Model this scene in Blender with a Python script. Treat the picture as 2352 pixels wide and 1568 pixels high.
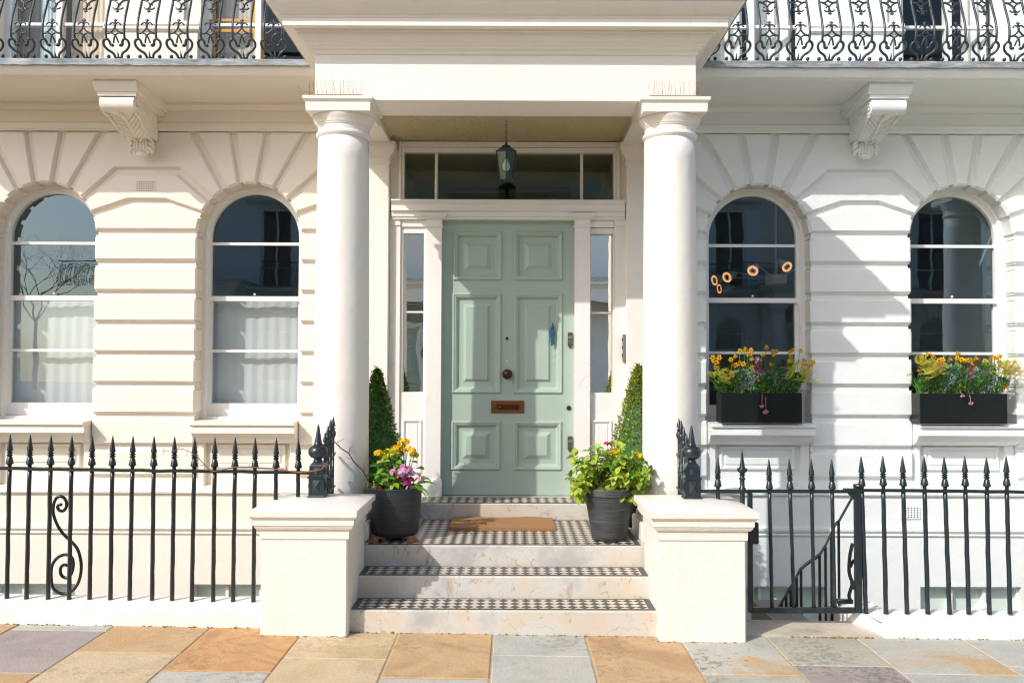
import bpy, bmesh, math, random
from mathutils import Vector, Matrix
R = math.radians
rnd = random.Random(7)
for o in list(bpy.data.objects):
    bpy.data.objects.remove(o)
S = bpy.context.scene
COL = S.collection

# ------------------------------------------------------------------ camera
FPX = 2020.0                      # focal length in units of a 2352 px wide frame
CAM = Vector((0.0, 0.0, 1.75))
PITCH = math.atan(64 / FPX)
ROLL = 0.0035
_f = Vector((0, math.cos(PITCH), math.sin(PITCH)))
_r0 = Vector((1, 0, 0))
_u0 = Vector((0, -math.sin(PITCH), math.cos(PITCH)))
_r = _r0 * math.cos(ROLL) + _u0 * math.sin(ROLL)
_u = _u0 * math.cos(ROLL) - _r0 * math.sin(ROLL)
cam_d = bpy.data.cameras.new('camera')
cam_d.sensor_width = 36.0
cam_d.lens = FPX / 2352 * 36.0
cam_d.clip_start = 0.05
cam_d.clip_end = 2000
cam = bpy.data.objects.new('camera', cam_d)
COL.objects.link(cam)
M = Matrix.Identity(4)
for i in range(3):
    M[i][0], M[i][1], M[i][2], M[i][3] = _r[i], _u[i], -_f[i], CAM[i]
cam.matrix_world = M
S.camera = cam

# ------------------------------------------------------------------ sky, sun, exposure
SUN_DIR = Vector((1.04, 1.0, -1.10)).normalized()      # the way the light travels
SUN_EL = math.asin(-SUN_DIR.z)
W = bpy.data.worlds.new('World')
S.world = W
W.use_nodes = True
nt = W.node_tree
bg = nt.nodes['Background']
sky = nt.nodes.new('ShaderNodeTexSky')
sky.sky_type = 'NISHITA'
sky.sun_disc = False
sky.sun_elevation = SUN_EL
sky.sun_rotation = math.atan2(-SUN_DIR.x, -SUN_DIR.y)
sky.air_density = 1.0
sky.dust_density = 2.0
sky.ozone_density = 1.0
nt.links.new(sky.outputs[0], bg.inputs[0])
bg.inputs[1].default_value = 0.15
sun_d = bpy.data.lights.new('sun', 'SUN')
sun_d.energy = 2.65
sun_d.angle = R(0.53)
sun_d.color = (1.0, 0.962, 0.925)
sun = bpy.data.objects.new('sun', sun_d)
COL.objects.link(sun)
sun.rotation_euler = SUN_DIR.to_track_quat('-Z', 'Y').to_euler()
sun.location = (-12, -10, 14)
VS = S.view_settings
S.display_settings.display_device = 'sRGB'
VS.view_transform = 'Standard'
VS.look = 'None'
VS.gamma = 1.0
VS.use_curve_mapping = False
VS.exposure = 0.52
S.cycles.max_bounces = 10
S.cycles.diffuse_bounces = 6
S.cycles.glossy_bounces = 4
S.cycles.transparent_max_bounces = 12
S.cycles.caustics_reflective = False
S.cycles.caustics_refractive = False
S.cycles.filter_width = 1.15
S.cycles.use_denoising = True
S.cycles.use_adaptive_sampling = True
S.cycles.adaptive_threshold = 0.02

# ------------------------------------------------------------------ helpers
def P(x, y, Y):
    """the point on the vertical plane Y seen at (x, y) of a 2352 px wide frame"""
    d = _f * FPX + _r * (x - 1176) + _u * (784 - y)
    k = (Y - CAM.y) / d.y
    return CAM + d * k

def PX(x, Y, y=848):
    return P(x, y, Y).x

def PZ(y, Y, x=1176):
    return P(x, y, Y).z

def G(x, y, z):
    """the point on the level plane z"""
    d = _f * FPX + _r * (x - 1176) + _u * (784 - y)
    k = (z - CAM.z) / d.z
    return CAM + d * k

def gz(x):
    """height of the pavement, which falls gently to the right"""
    return -0.012 * x

ORG = {}

def empty(name, loc):
    o = bpy.data.objects.new(name, None)
    o.empty_display_size = 0.2
    COL.objects.link(o)
    o.location = loc
    ORG[o] = Vector(loc)
    return o

def tag(o, label=None, cat=None, group=None, kind=None):
    if label:
        o['label'] = label
    if cat:
        o['category'] = cat
    if group:
        o['group'] = group
    if kind:
        o['kind'] = kind
    return o

def thing(name, loc, label, cat, group=None):
    return tag(empty(name, loc), label, cat, group)

def org(o):
    return ORG.get(o, Vector((0, 0, 0)))

def link(name, me, parent=None, loc=None, rot=None, scale=None, smooth=None):
    """one object from mesh data; loc is in world coordinates"""
    o = bpy.data.objects.new(name, me)
    COL.objects.link(o)
    if parent is not None:
        o.parent = parent
    base = org(parent) if parent is not None else Vector((0, 0, 0))
    if loc is not None:
        o.location = Vector(loc) - base
        ORG[o] = Vector(loc)
    else:
        ORG[o] = base
    if rot is not None:
        o.rotation_euler = rot
    if scale is not None:
        o.scale = scale if hasattr(scale, '__len__') else (scale,) * 3
    return o

def area2(p):
    return sum(p[i][0] * p[(i + 1) % len(p)][1] - p[(i + 1) % len(p)][0] * p[i][1] for i in range(len(p)))

def inset(p, d):
    """offset a counter-clockwise polygon inwards"""
    n = len(p)
    out = []
    for i in range(n):
        a, b, c = p[i - 1], p[i], p[(i + 1) % n]
        e1 = Vector((b[0] - a[0], b[1] - a[1])); e2 = Vector((c[0] - b[0], c[1] - b[1]))
        e1 = e1.normalized() if e1.length > 1e-9 else Vector((1, 0))
        e2 = e2.normalized() if e2.length > 1e-9 else e1
        n1 = Vector((-e1.y, e1.x)); n2 = Vector((-e2.y, e2.x))
        k = max(0.35, 1 + n1.dot(n2))
        m = (n1 + n2) * (d / k)
        out.append((b[0] + m.x, b[1] + m.y))
    return out

class MB:
    """collects simple shapes into ONE mesh (world coordinates)"""
    def __init__(s):
        s.v = []; s.f = []
    def add(s, verts, faces):
        k = len(s.v)
        s.v += [tuple(q) for q in verts]
        s.f += [tuple(i + k for i in f) for f in faces]
        return s
    def box(s, x0, x1, y0, y1, z0, z1):
        v = [(x0, y0, z0), (x1, y0, z0), (x1, y1, z0), (x0, y1, z0), (x0, y0, z1), (x1, y0, z1), (x1, y1, z1), (x0, y1, z1)]
        return s.add(v, [(3, 2, 1, 0), (4, 5, 6, 7), (0, 1, 5, 4), (1, 2, 6, 5), (2, 3, 7, 6), (3, 0, 4, 7)])
    def cbox(s, x0, x1, y0, y1, z0, z1, c=0.01):
        """box with chamfered edges"""
        c = min(c, (x1 - x0) * .45, (y1 - y0) * .45, (z1 - z0) * .45)
        xs = (x0, x1); ys = (y0, y1); zs = (z0, z1)
        v = []; idx = {}
        for i in (0, 1):
            for j in (0, 1):
                for k in (0, 1):
                    sx = 1 - 2 * i; sy = 1 - 2 * j; sz = 1 - 2 * k
                    for ax in range(3):
                        q = [xs[i] + sx * c, ys[j] + sy * c, zs[k] + sz * c]
                        q[ax] = (xs[i], ys[j], zs[k])[ax]
                        idx[(i, j, k, ax)] = len(v); v.append(tuple(q))
        F = []
        def face(l): F.append(tuple(l))
        for ax in range(3):
            o1, o2 = [a for a in range(3) if a != ax]
            for e in (0, 1):
                q = []
                for (a, b) in ((0, 0), (1, 0), (1, 1), (0, 1)):
                    t = [0, 0, 0]; t[ax] = e; t[o1] = a; t[o2] = b
                    q.append(idx[(t[0], t[1], t[2], ax)])
                flip = (ax == 1) ^ (e == 0)
                face(q[::-1] if flip else q)
        for ax in range(3):                      # edge chamfers along ax
            o1, o2 = [a for a in range(3) if a != ax]
            for a in (0, 1):
                for b in (0, 1):
                    t0 = [0, 0, 0]; t1 = [0, 0, 0]
                    t0[ax] = 0; t1[ax] = 1
                    t0[o1] = t1[o1] = a; t0[o2] = t1[o2] = b
                    face([idx[(*t0, o1)], idx[(*t1, o1)], idx[(*t1, o2)], idx[(*t0, o2)]])
        for i in (0, 1):
            for j in (0, 1):
                for k in (0, 1):
                    face([idx[(i, j, k, 0)], idx[(i, j, k, 1)], idx[(i, j, k, 2)]])
        return s.add(v, F)
    def prism(s, poly, levels, back=True):
        """polygon in x,z; levels = [(inset, y), ...] from the back to the front"""
        if area2(poly) < 0:
            poly = poly[::-1]
        n = len(poly); rings = []
        for d, y in levels:
            q = inset(poly, d) if abs(d) > 1e-9 else poly
            k = len(s.v); s.v += [(a, y, b) for a, b in q]; rings.append(k)
        for a, b in zip(rings, rings[1:]):
            for i in range(n):
                j = (i + 1) % n
                s.f.append((a + i, a + j, b + j, b + i))
        s.f.append(tuple(rings[-1] + i for i in range(n)))
        if back:
            s.f.append(tuple(rings[0] + i for i in reversed(range(n))))
        return s
    def sheet(s, pts):
        return s.add(pts, [tuple(range(len(pts)))])
    def grid(s, rows, close_u=False, close_v=False):
        """rows of points -> quads"""
        k = len(s.v); nu = len(rows[0]); nv = len(rows)
        for r in rows:
            s.v += [tuple(p) for p in r]
        for j in range(nv if close_v else nv - 1):
            for i in range(nu if close_u else nu - 1):
                a = k + j * nu + i; b = k + j * nu + (i + 1) % nu
                c = k + ((j + 1) % nv) * nu + (i + 1) % nu; d = k + ((j + 1) % nv) * nu + i
                s.f.append((a, b, c, d))
        return s
    def lathe(s, prof, c=(0, 0, 0), n=24, a0=0.0, caps=True):
        """prof = [(r, z), ...]"""
        rows = []
        for r, z in prof:
            rows.append([(c[0] + r * math.cos(a0 + 2 * math.pi * i / n), c[1] + r * math.sin(a0 + 2 * math.pi * i / n), c[2] + z) for i in range(n)])
        k = len(s.v)
        s.grid(rows, close_u=True)
        if caps:
            if prof[0][0] > 1e-6:
                s.f.append(tuple(k + i for i in reversed(range(n))))
            if prof[-1][0] > 1e-6:
                s.f.append(tuple(k + (len(prof) - 1) * n + i for i in range(n)))
        return s
    def square(s, prof, c=(0, 0, 0)):
        """square lathe: prof = [(half, z), ...]"""
        return s.lathe([(h * math.sqrt(2), z) for h, z in prof], c, 4, math.pi / 4)
    def tube(s, pts, r, n=6, caps=True):
        pts = [Vector(p) for p in pts]
        m = len(pts)
        rr = r if hasattr(r, '__len__') else [r] * m
        rows = []; prev = None
        for i, p in enumerate(pts):
            t = (pts[min(i + 1, m - 1)] - pts[max(i - 1, 0)])
            t = t.normalized() if t.length > 1e-9 else Vector((0, 0, 1))
            if prev is None:
                a = Vector((0, 1, 0)) if abs(t.y) < .9 else Vector((1, 0, 0))
                nrm = (a - t * a.dot(t)).normalized()
            else:
                nrm = prev - t * prev.dot(t)
                nrm = nrm.normalized() if nrm.length > 1e-6 else prev
            prev = nrm; bn = t.cross(nrm)
            rows.append([p + (nrm * math.cos(2 * math.pi * k / n) + bn * math.sin(2 * math.pi * k / n)) * rr[i] for k in range(n)])
        k0 = len(s.v)
        s.grid(rows, close_u=True)
        if caps:
            s.f.append(tuple(k0 + i for i in reversed(range(n))))
            s.f.append(tuple(k0 + (m - 1) * n + i for i in range(n)))
        return s
    def ball(s, c, r, n=8, m=5, sz=1.0, sx=1.0, sy=1.0):
        prof = [(r * math.sin(math.pi * j / m), -r * math.cos(math.pi * j / m)) for j in range(m + 1)]
        rows = []
        for rr, z in prof:
            rr = max(rr, 1e-5)
            rows.append([(c[0] + sx * rr * math.cos(2 * math.pi * i / n), c[1] + sy * rr * math.sin(2 * math.pi * i / n), c[2] + z * sz) for i in range(n)])
        return s.grid(rows, close_u=True)
    def sweepx(s, prof, x0, x1):
        """profile [(y, z), ...] extruded along x, ends closed"""
        k = len(s.v); n = len(prof)
        s.v += [(x0, y, z) for y, z in prof] + [(x1, y, z) for y, z in prof]
        for i in range(n):
            j = (i + 1) % n
            s.f.append((k + i, k + j, k + n + j, k + n + i))
        s.f.append(tuple(k + i for i in range(n))); s.f.append(tuple(k + n + i for i in reversed(range(n))))
        return s
    def sweepu(s, prof, x0, x1, yf, yb):
        """moulding round three sides: prof = [(overhang, z), ...]"""
        rows = []
        for o_, z in prof:
            rows.append([(x0 - o_, yb, z), (x0 - o_, yf - o_, z), (x1 + o_, yf - o_, z), (x1 + o_, yb, z)])
        return s.grid(rows)
    def mesh(s, name, mat, o=Vector((0, 0, 0)), smooth=False, recalc=True, angle=None):
        me = bpy.data.meshes.new(name)
        o = Vector(o)
        me.from_pydata([(x - o.x, y - o.y, z - o.z) for x, y, z in s.v], [], s.f)
        if recalc:
            b = bmesh.new(); b.from_mesh(me)
            bmesh.ops.recalc_face_normals(b, faces=b.faces)
            b.to_mesh(me); b.free()
        if mat is not None:
            me.materials.append(mat)
        if smooth or angle:
            me.polygons.foreach_set('use_smooth', [True] * len(me.polygons))
            if angle:
                me.set_sharp_from_angle(angle=R(angle))
        me.update()
        return me
    def build(s, name, mat, parent=None, smooth=False, recalc=True, angle=None):
        return link(name, s.mesh(name, mat, org(parent) if parent is not None else Vector((0, 0, 0)), smooth, recalc, angle), parent)

def arc(cx, cz, r, a0, a1, step=4.5):
    """points on an arc, angles from the vertical, clockwise positive, degrees"""
    n = max(1, int(abs(a1 - a0) / step + .5))
    return [(cx + r * math.sin(R(a0 + (a1 - a0) * i / n)), cz + r * math.cos(R(a0 + (a1 - a0) * i / n))) for i in range(n + 1)]

def catmull(pts, n=5):
    pts = [Vector(p) for p in pts]
    out = []
    for i in range(len(pts) - 1):
        p0 = pts[max(i - 1, 0)]; p1 = pts[i]; p2 = pts[i + 1]; p3 = pts[min(i + 2, len(pts) - 1)]
        for k in range(n):
            t = k / n
            out.append(0.5 * ((2 * p1) + (p2 - p0) * t + (2 * p0 - 5 * p1 + 4 * p2 - p3) * t * t + (3 * p1 - p0 - 3 * p2 + p3) * t ** 3))
    out.append(pts[-1])
    return out

# ------------------------------------------------------------------ materials
def mat(name):
    m = bpy.data.materials.new(name); m.use_nodes = True
    t = m.node_tree
    return m, t, t.nodes['Principled BSDF'], t.nodes['Material Output']

def nd(t, typ, **kw):
    n = t.nodes.new('ShaderNode' + typ)
    for k, v in kw.items():
        setattr(n, k, v)
    return n

def noise(t, scale, detail=4, rough=.55, vec=None, dist=0.0):
    n = nd(t, 'TexNoise')
    n.inputs['Scale'].default_value = scale
    n.inputs['Detail'].default_value = detail
    n.inputs['Roughness'].default_value = rough
    n.inputs['Distortion'].default_value = dist
    if vec is not None:
        t.links.new(vec, n.inputs['Vector'])
    return n

def ramp(t, src, stops):
    r = nd(t, 'ValToRGB')
    e = r.color_ramp.elements
    while len(e) < len(stops):
        e.new(.5)
    for i, (p, c) in enumerate(stops):
        e[i].position = p
        e[i].color = (*c, 1) if len(c) == 3 else c
    t.links.new(src, r.inputs[0])
    return r

def mixc(t, fac, a, b, mode='MIX'):
    m = nd(t, 'Mix', data_type='RGBA', blend_type=mode)
    if isinstance(fac, (int, float)):
        m.inputs[0].default_value = fac
    else:
        t.links.new(fac, m.inputs[0])
    for i, c in ((6, a), (7, b)):
        if isinstance(c, tuple):
            m.inputs[i].default_value = (*c, 1) if len(c) == 3 else c
        else:
            t.links.new(c, m.inputs[i])
    return m.outputs[2]

def bump(t, bsdf, h, strength, dist=.01):
    b = nd(t, 'Bump')
    b.inputs['Strength'].default_value = strength
    b.inputs['Distance'].default_value = dist
    t.links.new(h, b.inputs['Height'])
    t.links.new(b.outputs[0], bsdf.inputs['Normal'])
    return b

def coords(t, kind='Object', stretch=None, rand=False):
    c = nd(t, 'TexCoord').outputs[kind]
    if stretch or rand:
        mp = nd(t, 'Mapping')
        if stretch:
            mp.inputs['Scale'].default_value = stretch
        t.links.new(c, mp.inputs[0])
        if rand:
            oi = nd(t, 'ObjectInfo')
            mu = nd(t, 'Math', operation='MULTIPLY'); mu.inputs[1].default_value = 37.0
            t.links.new(oi.outputs['Random'], mu.inputs[0])
            cb = nd(t, 'CombineXYZ')
            for i in range(3):
                t.links.new(mu.outputs[0], cb.inputs[i])
            t.links.new(cb.outputs[0], mp.inputs['Location'])
        return mp.outputs[0]
    return c

def shade(c, k):
    return tuple(min(1, x * k) for x in c)

def paint(name, col, rough=.5, stain=(.55, .42, .26), stain_amt=.46, var=.06, bmp=.20, scale=1.0, crack=.12):
    """painted stucco or wood: faint mottling, thin rain streaks, a few stains, brush marks"""
    m, t, b, _ = mat(name)
    v = coords(t)
    n1 = noise(t, 1.7 * scale, 5, .6, v)
    vs = coords(t, stretch=(9 * scale, 9 * scale, .9 * scale))
    n2 = noise(t, 1.6, 5, .6, vs)
    c1 = mixc(t, n1.outputs[0], shade(col, 1 - var), shade(col, 1 + var))
    r2 = ramp(t, n2.outputs[0], [(.56, (0, 0, 0)), (.78, (1, 1, 1))])
    r1 = ramp(t, n1.outputs[0], [(.48, (0, 0, 0)), (.7, (1, 1, 1))])
    mu = nd(t, 'Math', operation='MULTIPLY'); t.links.new(r2.outputs[0], mu.inputs[0]); t.links.new(r1.outputs[0], mu.inputs[1])
    mu2 = nd(t, 'Math', operation='MULTIPLY'); t.links.new(mu.outputs[0], mu2.inputs[0]); mu2.inputs[1].default_value = stain_amt
    c2 = mixc(t, mu2.outputs[0], c1, tuple(a * s for a, s in zip(col, (.72, .62, .48))))
    nc = noise(t, 1.1 * scale, 8, .62, v, 1.2)                   # hairline cracks
    sb = nd(t, 'Math', operation='SUBTRACT'); t.links.new(nc.outputs[0], sb.inputs[0]); sb.inputs[1].default_value = .5
    ab = nd(t, 'Math', operation='ABSOLUTE'); t.links.new(sb.outputs[0], ab.inputs[0])
    rc = ramp(t, ab.outputs[0], [(0, (1, 1, 1)), (.0045, (0, 0, 0))])
    nm = noise(t, .9 * scale, 2, .5, coords(t, stretch=(1, 1, 1.7)))
    rm = ramp(t, nm.outputs[0], [(.52, (0, 0, 0)), (.60, (1, 1, 1))])
    mc = nd(t, 'Math', operation='MULTIPLY'); t.links.new(rc.outputs[0], mc.inputs[0]); t.links.new(rm.outputs[0], mc.inputs[1])
    mk = nd(t, 'Math', operation='MULTIPLY'); t.links.new(mc.outputs[0], mk.inputs[0]); mk.inputs[1].default_value = crack
    c3 = mixc(t, mk.outputs[0], c2, shade(col, .45))
    ns = noise(t, 46 * scale, 3, .6, v)                          # flecks of dirt
    rs = ramp(t, ns.outputs[0], [(.70, (0, 0, 0)), (.76, (1, 1, 1))])
    ms = nd(t, 'Math', operation='MULTIPLY'); t.links.new(rs.outputs[0], ms.inputs[0]); t.links.new(r1.outputs[0], ms.inputs[1])
    mf = nd(t, 'Math', operation='MULTIPLY'); t.links.new(ms.outputs[0], mf.inputs[0]); mf.inputs[1].default_value = stain_amt * 1.2
    t.links.new(mixc(t, mf.outputs[0], c3, shade(col, .4)), b.inputs['Base Color'])
    b.inputs['Roughness'].default_value = rough
    n3 = noise(t, 14 * scale, 5, .6, v)
    n4 = noise(t, 3.5 * scale, 3, .5, coords(t, stretch=(1, 1, 1)))
    ad = nd(t, 'Math', operation='ADD'); t.links.new(n3.outputs[0], ad.inputs[0])
    m4 = nd(t, 'Math', operation='MULTIPLY'); t.links.new(n4.outputs[0], m4.inputs[0]); m4.inputs[1].default_value = 3.0
    t.links.new(m4.outputs[0], ad.inputs[1])
    bump(t, b, ad.outputs[0], bmp, .012)
    return m

def plain(name, col, rough=.5, metal=0.0, bmp=0.0, scale=30, var=.0, spec=.5):
    m, t, b, _ = mat(name)
    b.inputs['Base Color'].default_value = (*col, 1)
    b.inputs['Roughness'].default_value = rough
    b.inputs['Metallic'].default_value = metal
    b.inputs['Specular IOR Level'].default_value = spec
    if bmp or var:
        n = noise(t, scale, 4, .6, coords(t))
        if bmp:
            bump(t, b, n.outputs[0], bmp, .008)
        if var:
            t.links.new(mixc(t, n.outputs[0], shade(col, 1 - var), shade(col, 1 + var)), b.inputs['Base Color'])
    return m

def glass(name, tint=(1, 1, 1), refl=1.4, wobble=.02, gtint=(.66, .86, 1.0), base=0.0):
    """thin window glass: clear straight through, mirror-like by angle, a little wavy"""
    m, t, b, out = mat(name)
    t.nodes.remove(b)
    tr = nd(t, 'BsdfTransparent'); tr.inputs[0].default_value = (*tint, 1)
    gl = nd(t, 'BsdfGlossy'); gl.inputs['Roughness'].default_value = .004
    gl.inputs[0].default_value = (*gtint, 1)
    lw = nd(t, 'LayerWeight'); lw.inputs[0].default_value = .5
    p5 = nd(t, 'Math', operation='POWER'); t.links.new(lw.outputs['Facing'], p5.inputs[0]); p5.inputs[1].default_value = 4.6
    fr = nd(t, 'Math', operation='MULTIPLY_ADD'); t.links.new(p5.outputs[0], fr.inputs[0]); fr.inputs[1].default_value = .94; fr.inputs[2].default_value = .05
    mu = nd(t, 'Math', operation='MULTIPLY_ADD'); mu.use_clamp = True
    t.links.new(fr.outputs[0], mu.inputs[0]); mu.inputs[1].default_value = refl; mu.inputs[2].default_value = base
    mx = nd(t, 'MixShader')
    t.links.new(mu.outputs[0], mx.inputs[0]); t.links.new(tr.outputs[0], mx.inputs[1]); t.links.new(gl.outputs[0], mx.inputs[2])
    if wobble:
        n = noise(t, 2.2, 2, .5, coords(t))
        bp = nd(t, 'Bump'); bp.inputs['Strength'].default_value = wobble; bp.inputs['Distance'].default_value = .05
        t.links.new(n.outputs[0], bp.inputs['Height'])
        t.links.new(bp.outputs[0], gl.inputs['Normal'])
    t.links.new(mx.outputs[0], out.inputs[0])
    return m

def leafy(name, c1, c2, rough=.45, trans=.25, spec=.35, scale=0):
    """leaf surface: colour varies from leaf to leaf, some light comes through"""
    m, t, b, out = mat(name)
    ge = nd(t, 'NewGeometry'); oi = nd(t, 'ObjectInfo')
    ad = nd(t, 'Math', operation='ADD'); t.links.new(ge.outputs['Random Per Island'], ad.inputs[0]); t.links.new(oi.outputs['Random'], ad.inputs[1])
    fr = nd(t, 'Math', operation='FRACT'); t.links.new(ad.outputs[0], fr.inputs[0])
    src = fr.outputs[0]
    if scale:
        n = noise(t, scale, 3, .6, coords(t))
        a2 = nd(t, 'Math', operation='MULTIPLY_ADD'); t.links.new(n.outputs[0], a2.inputs[0]); a2.inputs[1].default_value = 1.3
        mu = nd(t, 'Math', operation='MULTIPLY_ADD'); t.links.new(src, mu.inputs[0]); mu.inputs[1].default_value = .55; mu.inputs[2].default_value = -.42
        t.links.new(mu.outputs[0], a2.inputs[2]); a2.use_clamp = True
        src = a2.outputs[0]
    c = mixc(t, src, c1, c2)
    t.links.new(c, b.inputs['Base Color'])
    b.inputs['Roughness'].default_value = rough
    b.inputs['Specular IOR Level'].default_value = spec
    tl = nd(t, 'BsdfTranslucent'); t.links.new(c, tl.inputs[0])
    mx = nd(t, 'MixShader'); mx.inputs[0].default_value = trans
    t.links.new(b.outputs[0], mx.inputs[1]); t.links.new(tl.outputs[0], mx.inputs[2]); t.links.new(mx.outputs[0], out.inputs[0])
    return m

CREAM = (.78, .72, .625)
OFFW = (.785, .75, .68)
WHITE = (.78, .805, .785)
MT = {}
MT['cream'] = paint('cream_stucco', CREAM)
MT['offwhite'] = paint('off_white_stucco', OFFW)
MT['white'] = paint('white_stucco', WHITE, stain_amt=.36)
MT['joinery'] = paint('white_gloss_joinery', (.79, .77, .73), rough=.3, stain_amt=.16, bmp=.05, var=.03, crack=.25)
MT['joinery_white'] = paint('white_gloss_sash', (.81, .81, .79), rough=.3, stain_amt=.12, bmp=.05, var=.02, crack=.15)
MT['pier'] = paint('pier_paint', (.775, .735, .665), stain_amt=.42, scale=1.6, bmp=.2)
MT['kerb'] = paint('kerb_paint', (.79, .765, .71), stain_amt=.5, scale=2.0, bmp=.22)
MT['kerb_white'] = paint('white_kerb_paint', (.80, .79, .765), stain_amt=.35, scale=2.0, bmp=.22)
MT['door'] = paint('sage_green_paint', (.385, .478, .405), rough=.32, stain_amt=.14, var=.05, bmp=.05, crack=.2)

def stipple():
    m, t, b, _ = mat('stippled_ceiling')
    b.inputs['Base Color'].default_value = (.62, .50, .29, 1)
    b.inputs['Roughness'].default_value = .8
    n = noise(t, 24, 4, .6, coords(t), .8)
    bump(t, b, n.outputs[0], 1.0, .06)
    return m
MT['stipple'] = stipple()

def iron(name, col=(.006, .011, .012), wear=.0):
    m, t, b, _ = mat(name)
    v = coords(t, rand=True)
    n = noise(t, 26, 5, .65, v)
    n2 = noise(t, 9, 4, .7, coords(t, stretch=(2, 2, .6), rand=True))
    r = ramp(t, n2.outputs[0], [(.60 - .08 * wear, (0, 0, 0)), (.72, (1, 1, 1))])
    mu = nd(t, 'Math', operation='MULTIPLY'); t.links.new(r.outputs[0], mu.inputs[0]); mu.inputs[1].default_value = .06 + .5 * wear
    t.links.new(mixc(t, mu.outputs[0], col, (.16, .15, .12)), b.inputs['Base Color'])
    b.inputs['Roughness'].default_value = .33
    b.inputs['Specular IOR Level'].default_value = .6
    bump(t, b, n.outputs[0], .22, .006)
    return m
MT['iron'] = iron('black_iron')
MT['iron_blue'] = iron('worn_blue_black_iron', (.010, .019, .023), .28)
MT['iron_balcony'] = iron('weathered_balcony_iron', (.022, .036, .041), .55)
MT['iron_rust'] = iron('dirty_balcony_iron', (.022, .030, .031), .8)

def lead():
    m, t, b, _ = mat('lead_flashing')
    v = coords(t, stretch=(2.2, 6, 12))
    n = noise(t, 2.2, 6, .65, v)
    n2 = noise(t, 5, 5, .7, coords(t, stretch=(1.2, 3, 6)))
    c = ramp(t, n.outputs[0], [(.3, (.13, .17, .19)), (.52, (.28, .32, .34)), (.7, (.50, .50, .48))])
    r2 = ramp(t, n2.outputs[0], [(.55, (0, 0, 0)), (.66, (1, 1, 1))])
    t.links.new(mixc(t, r2.outputs[0], c.outputs[0], (.34, .22, .13)), b.inputs['Base Color'])
    b.inputs['Roughness'].default_value = .6
    bump(t, b, n2.outputs[0], .5, .02)
    return m
MT['lead'] = lead()

def marble():
    m, t, b, _ = mat('veined_marble')
    v = coords(t)
    n = noise(t, 2.6, 6, .62, v)
    base = ramp(t, n.outputs[0], [(.34, (.42, .41, .385)), (.48, (.57, .55, .505)), (.60, (.58, .50, .39)), (.72, (.53, .52, .49))])
    w = nd(t, 'TexNoise'); w.inputs['Scale'].default_value = 4.2; w.inputs['Detail'].default_value = 7; w.inputs['Distortion'].default_value = 1.6
    t.links.new(v, w.inputs['Vector'])
    s1 = nd(t, 'Math', operation='SUBTRACT'); t.links.new(w.outputs[0], s1.inputs[0]); s1.inputs[1].default_value = .5
    ab = nd(t, 'Math', operation='ABSOLUTE'); t.links.new(s1.outputs[0], ab.inputs[0])
    vein = ramp(t, ab.outputs[0], [(.0, (1, 1, 1)), (.016, (0, 0, 0))])
    mk = noise(t, 5, 3, .6, v)
    mkr = ramp(t, mk.outputs[0], [(.42, (0, 0, 0)), (.62, (1, 1, 1))])
    mu = nd(t, 'Math', operation='MULTIPLY'); t.links.new(vein.outputs[0], mu.inputs[0]); t.links.new(mkr.outputs[0], mu.inputs[1])
    m2 = nd(t, 'Math', operation='MULTIPLY'); t.links.new(mu.outputs[0], m2.inputs[0]); m2.inputs[1].default_value = .85
    c = mixc(t, m2.outputs[0], base.outputs[0], (.17, .17, .18))
    rs = noise(t, 7, 4, .6, coords(t, stretch=(1, 1, .35)))
    rr = ramp(t, rs.outputs[0], [(.64, (0, 0, 0)), (.74, (1, 1, 1))])
    m3 = nd(t, 'Math', operation='MULTIPLY'); t.links.new(rr.outputs[0], m3.inputs[0]); m3.inputs[1].default_value = .55
    t.links.new(mixc(t, m3.outputs[0], c, (.34, .19, .08)), b.inputs['Base Color'])
    b.inputs['Roughness'].default_value = .5
    bump(t, b, n.outputs[0], .1, .01)
    return m
MT['marble'] = marble()

def stone(name, stops, swirl=0.6, speck=0.0, scale=1.6):
    m, t, b, _ = mat(name)
    v = coords(t, rand=True)
    n = noise(t, scale, 6, .6, v, swirl)
    c = ramp(t, n.outputs[0], stops).outputs[0]
    f = noise(t, 60, 3, .7, v)
    c = mixc(t, .34, c, mixc(t, f.outputs[0], (.22, .19, .15), (1, .95, .85)), 'OVERLAY')
    dn = noise(t, 4.5, 5, .65, v, .4); dr_ = ramp(t, dn.outputs[0], [(.50, (0, 0, 0)), (.72, (.5, .5, .5))])
    c = mixc(t, dr_.outputs[0], c, mixc(t, .5, c, (.12, .10, .075)))
    if speck:
        sp = noise(t, 22, 5, .7, v)
        lo = noise(t, 1.3, 2, .5, v)
        ml = nd(t, 'Math', operation='MULTIPLY'); t.links.new(sp.outputs[0], ml.inputs[0]); t.links.new(lo.outputs[0], ml.inputs[1])
        r = ramp(t, ml.outputs[0], [(.335, (0, 0, 0)), (.36, (1, 1, 1))])
        m2 = nd(t, 'Math', operation='MULTIPLY'); t.links.new(r.outputs[0], m2.inputs[0]); m2.inputs[1].default_value = speck
        c = mixc(t, m2.outputs[0], c, (.10, .085, .06))
    t.links.new(c, b.inputs['Base Color'])
    b.inputs['Roughness'].default_value = .72
    ad = nd(t, 'Math', operation='ADD'); t.links.new(n.outputs[0], ad.inputs[0]); t.links.new(f.outputs[0], ad.inputs[1])
    bump(t, b, ad.outputs[0], .35, .014)
    return m
MT['s_orange'] = stone('orange_sandstone', [(.3, (.39, .245, .125)), (.45, (.48, .33, .185)), (.56, (.44, .28, .14)), (.7, (.52, .39, .23))], 1.0, .25)
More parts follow.
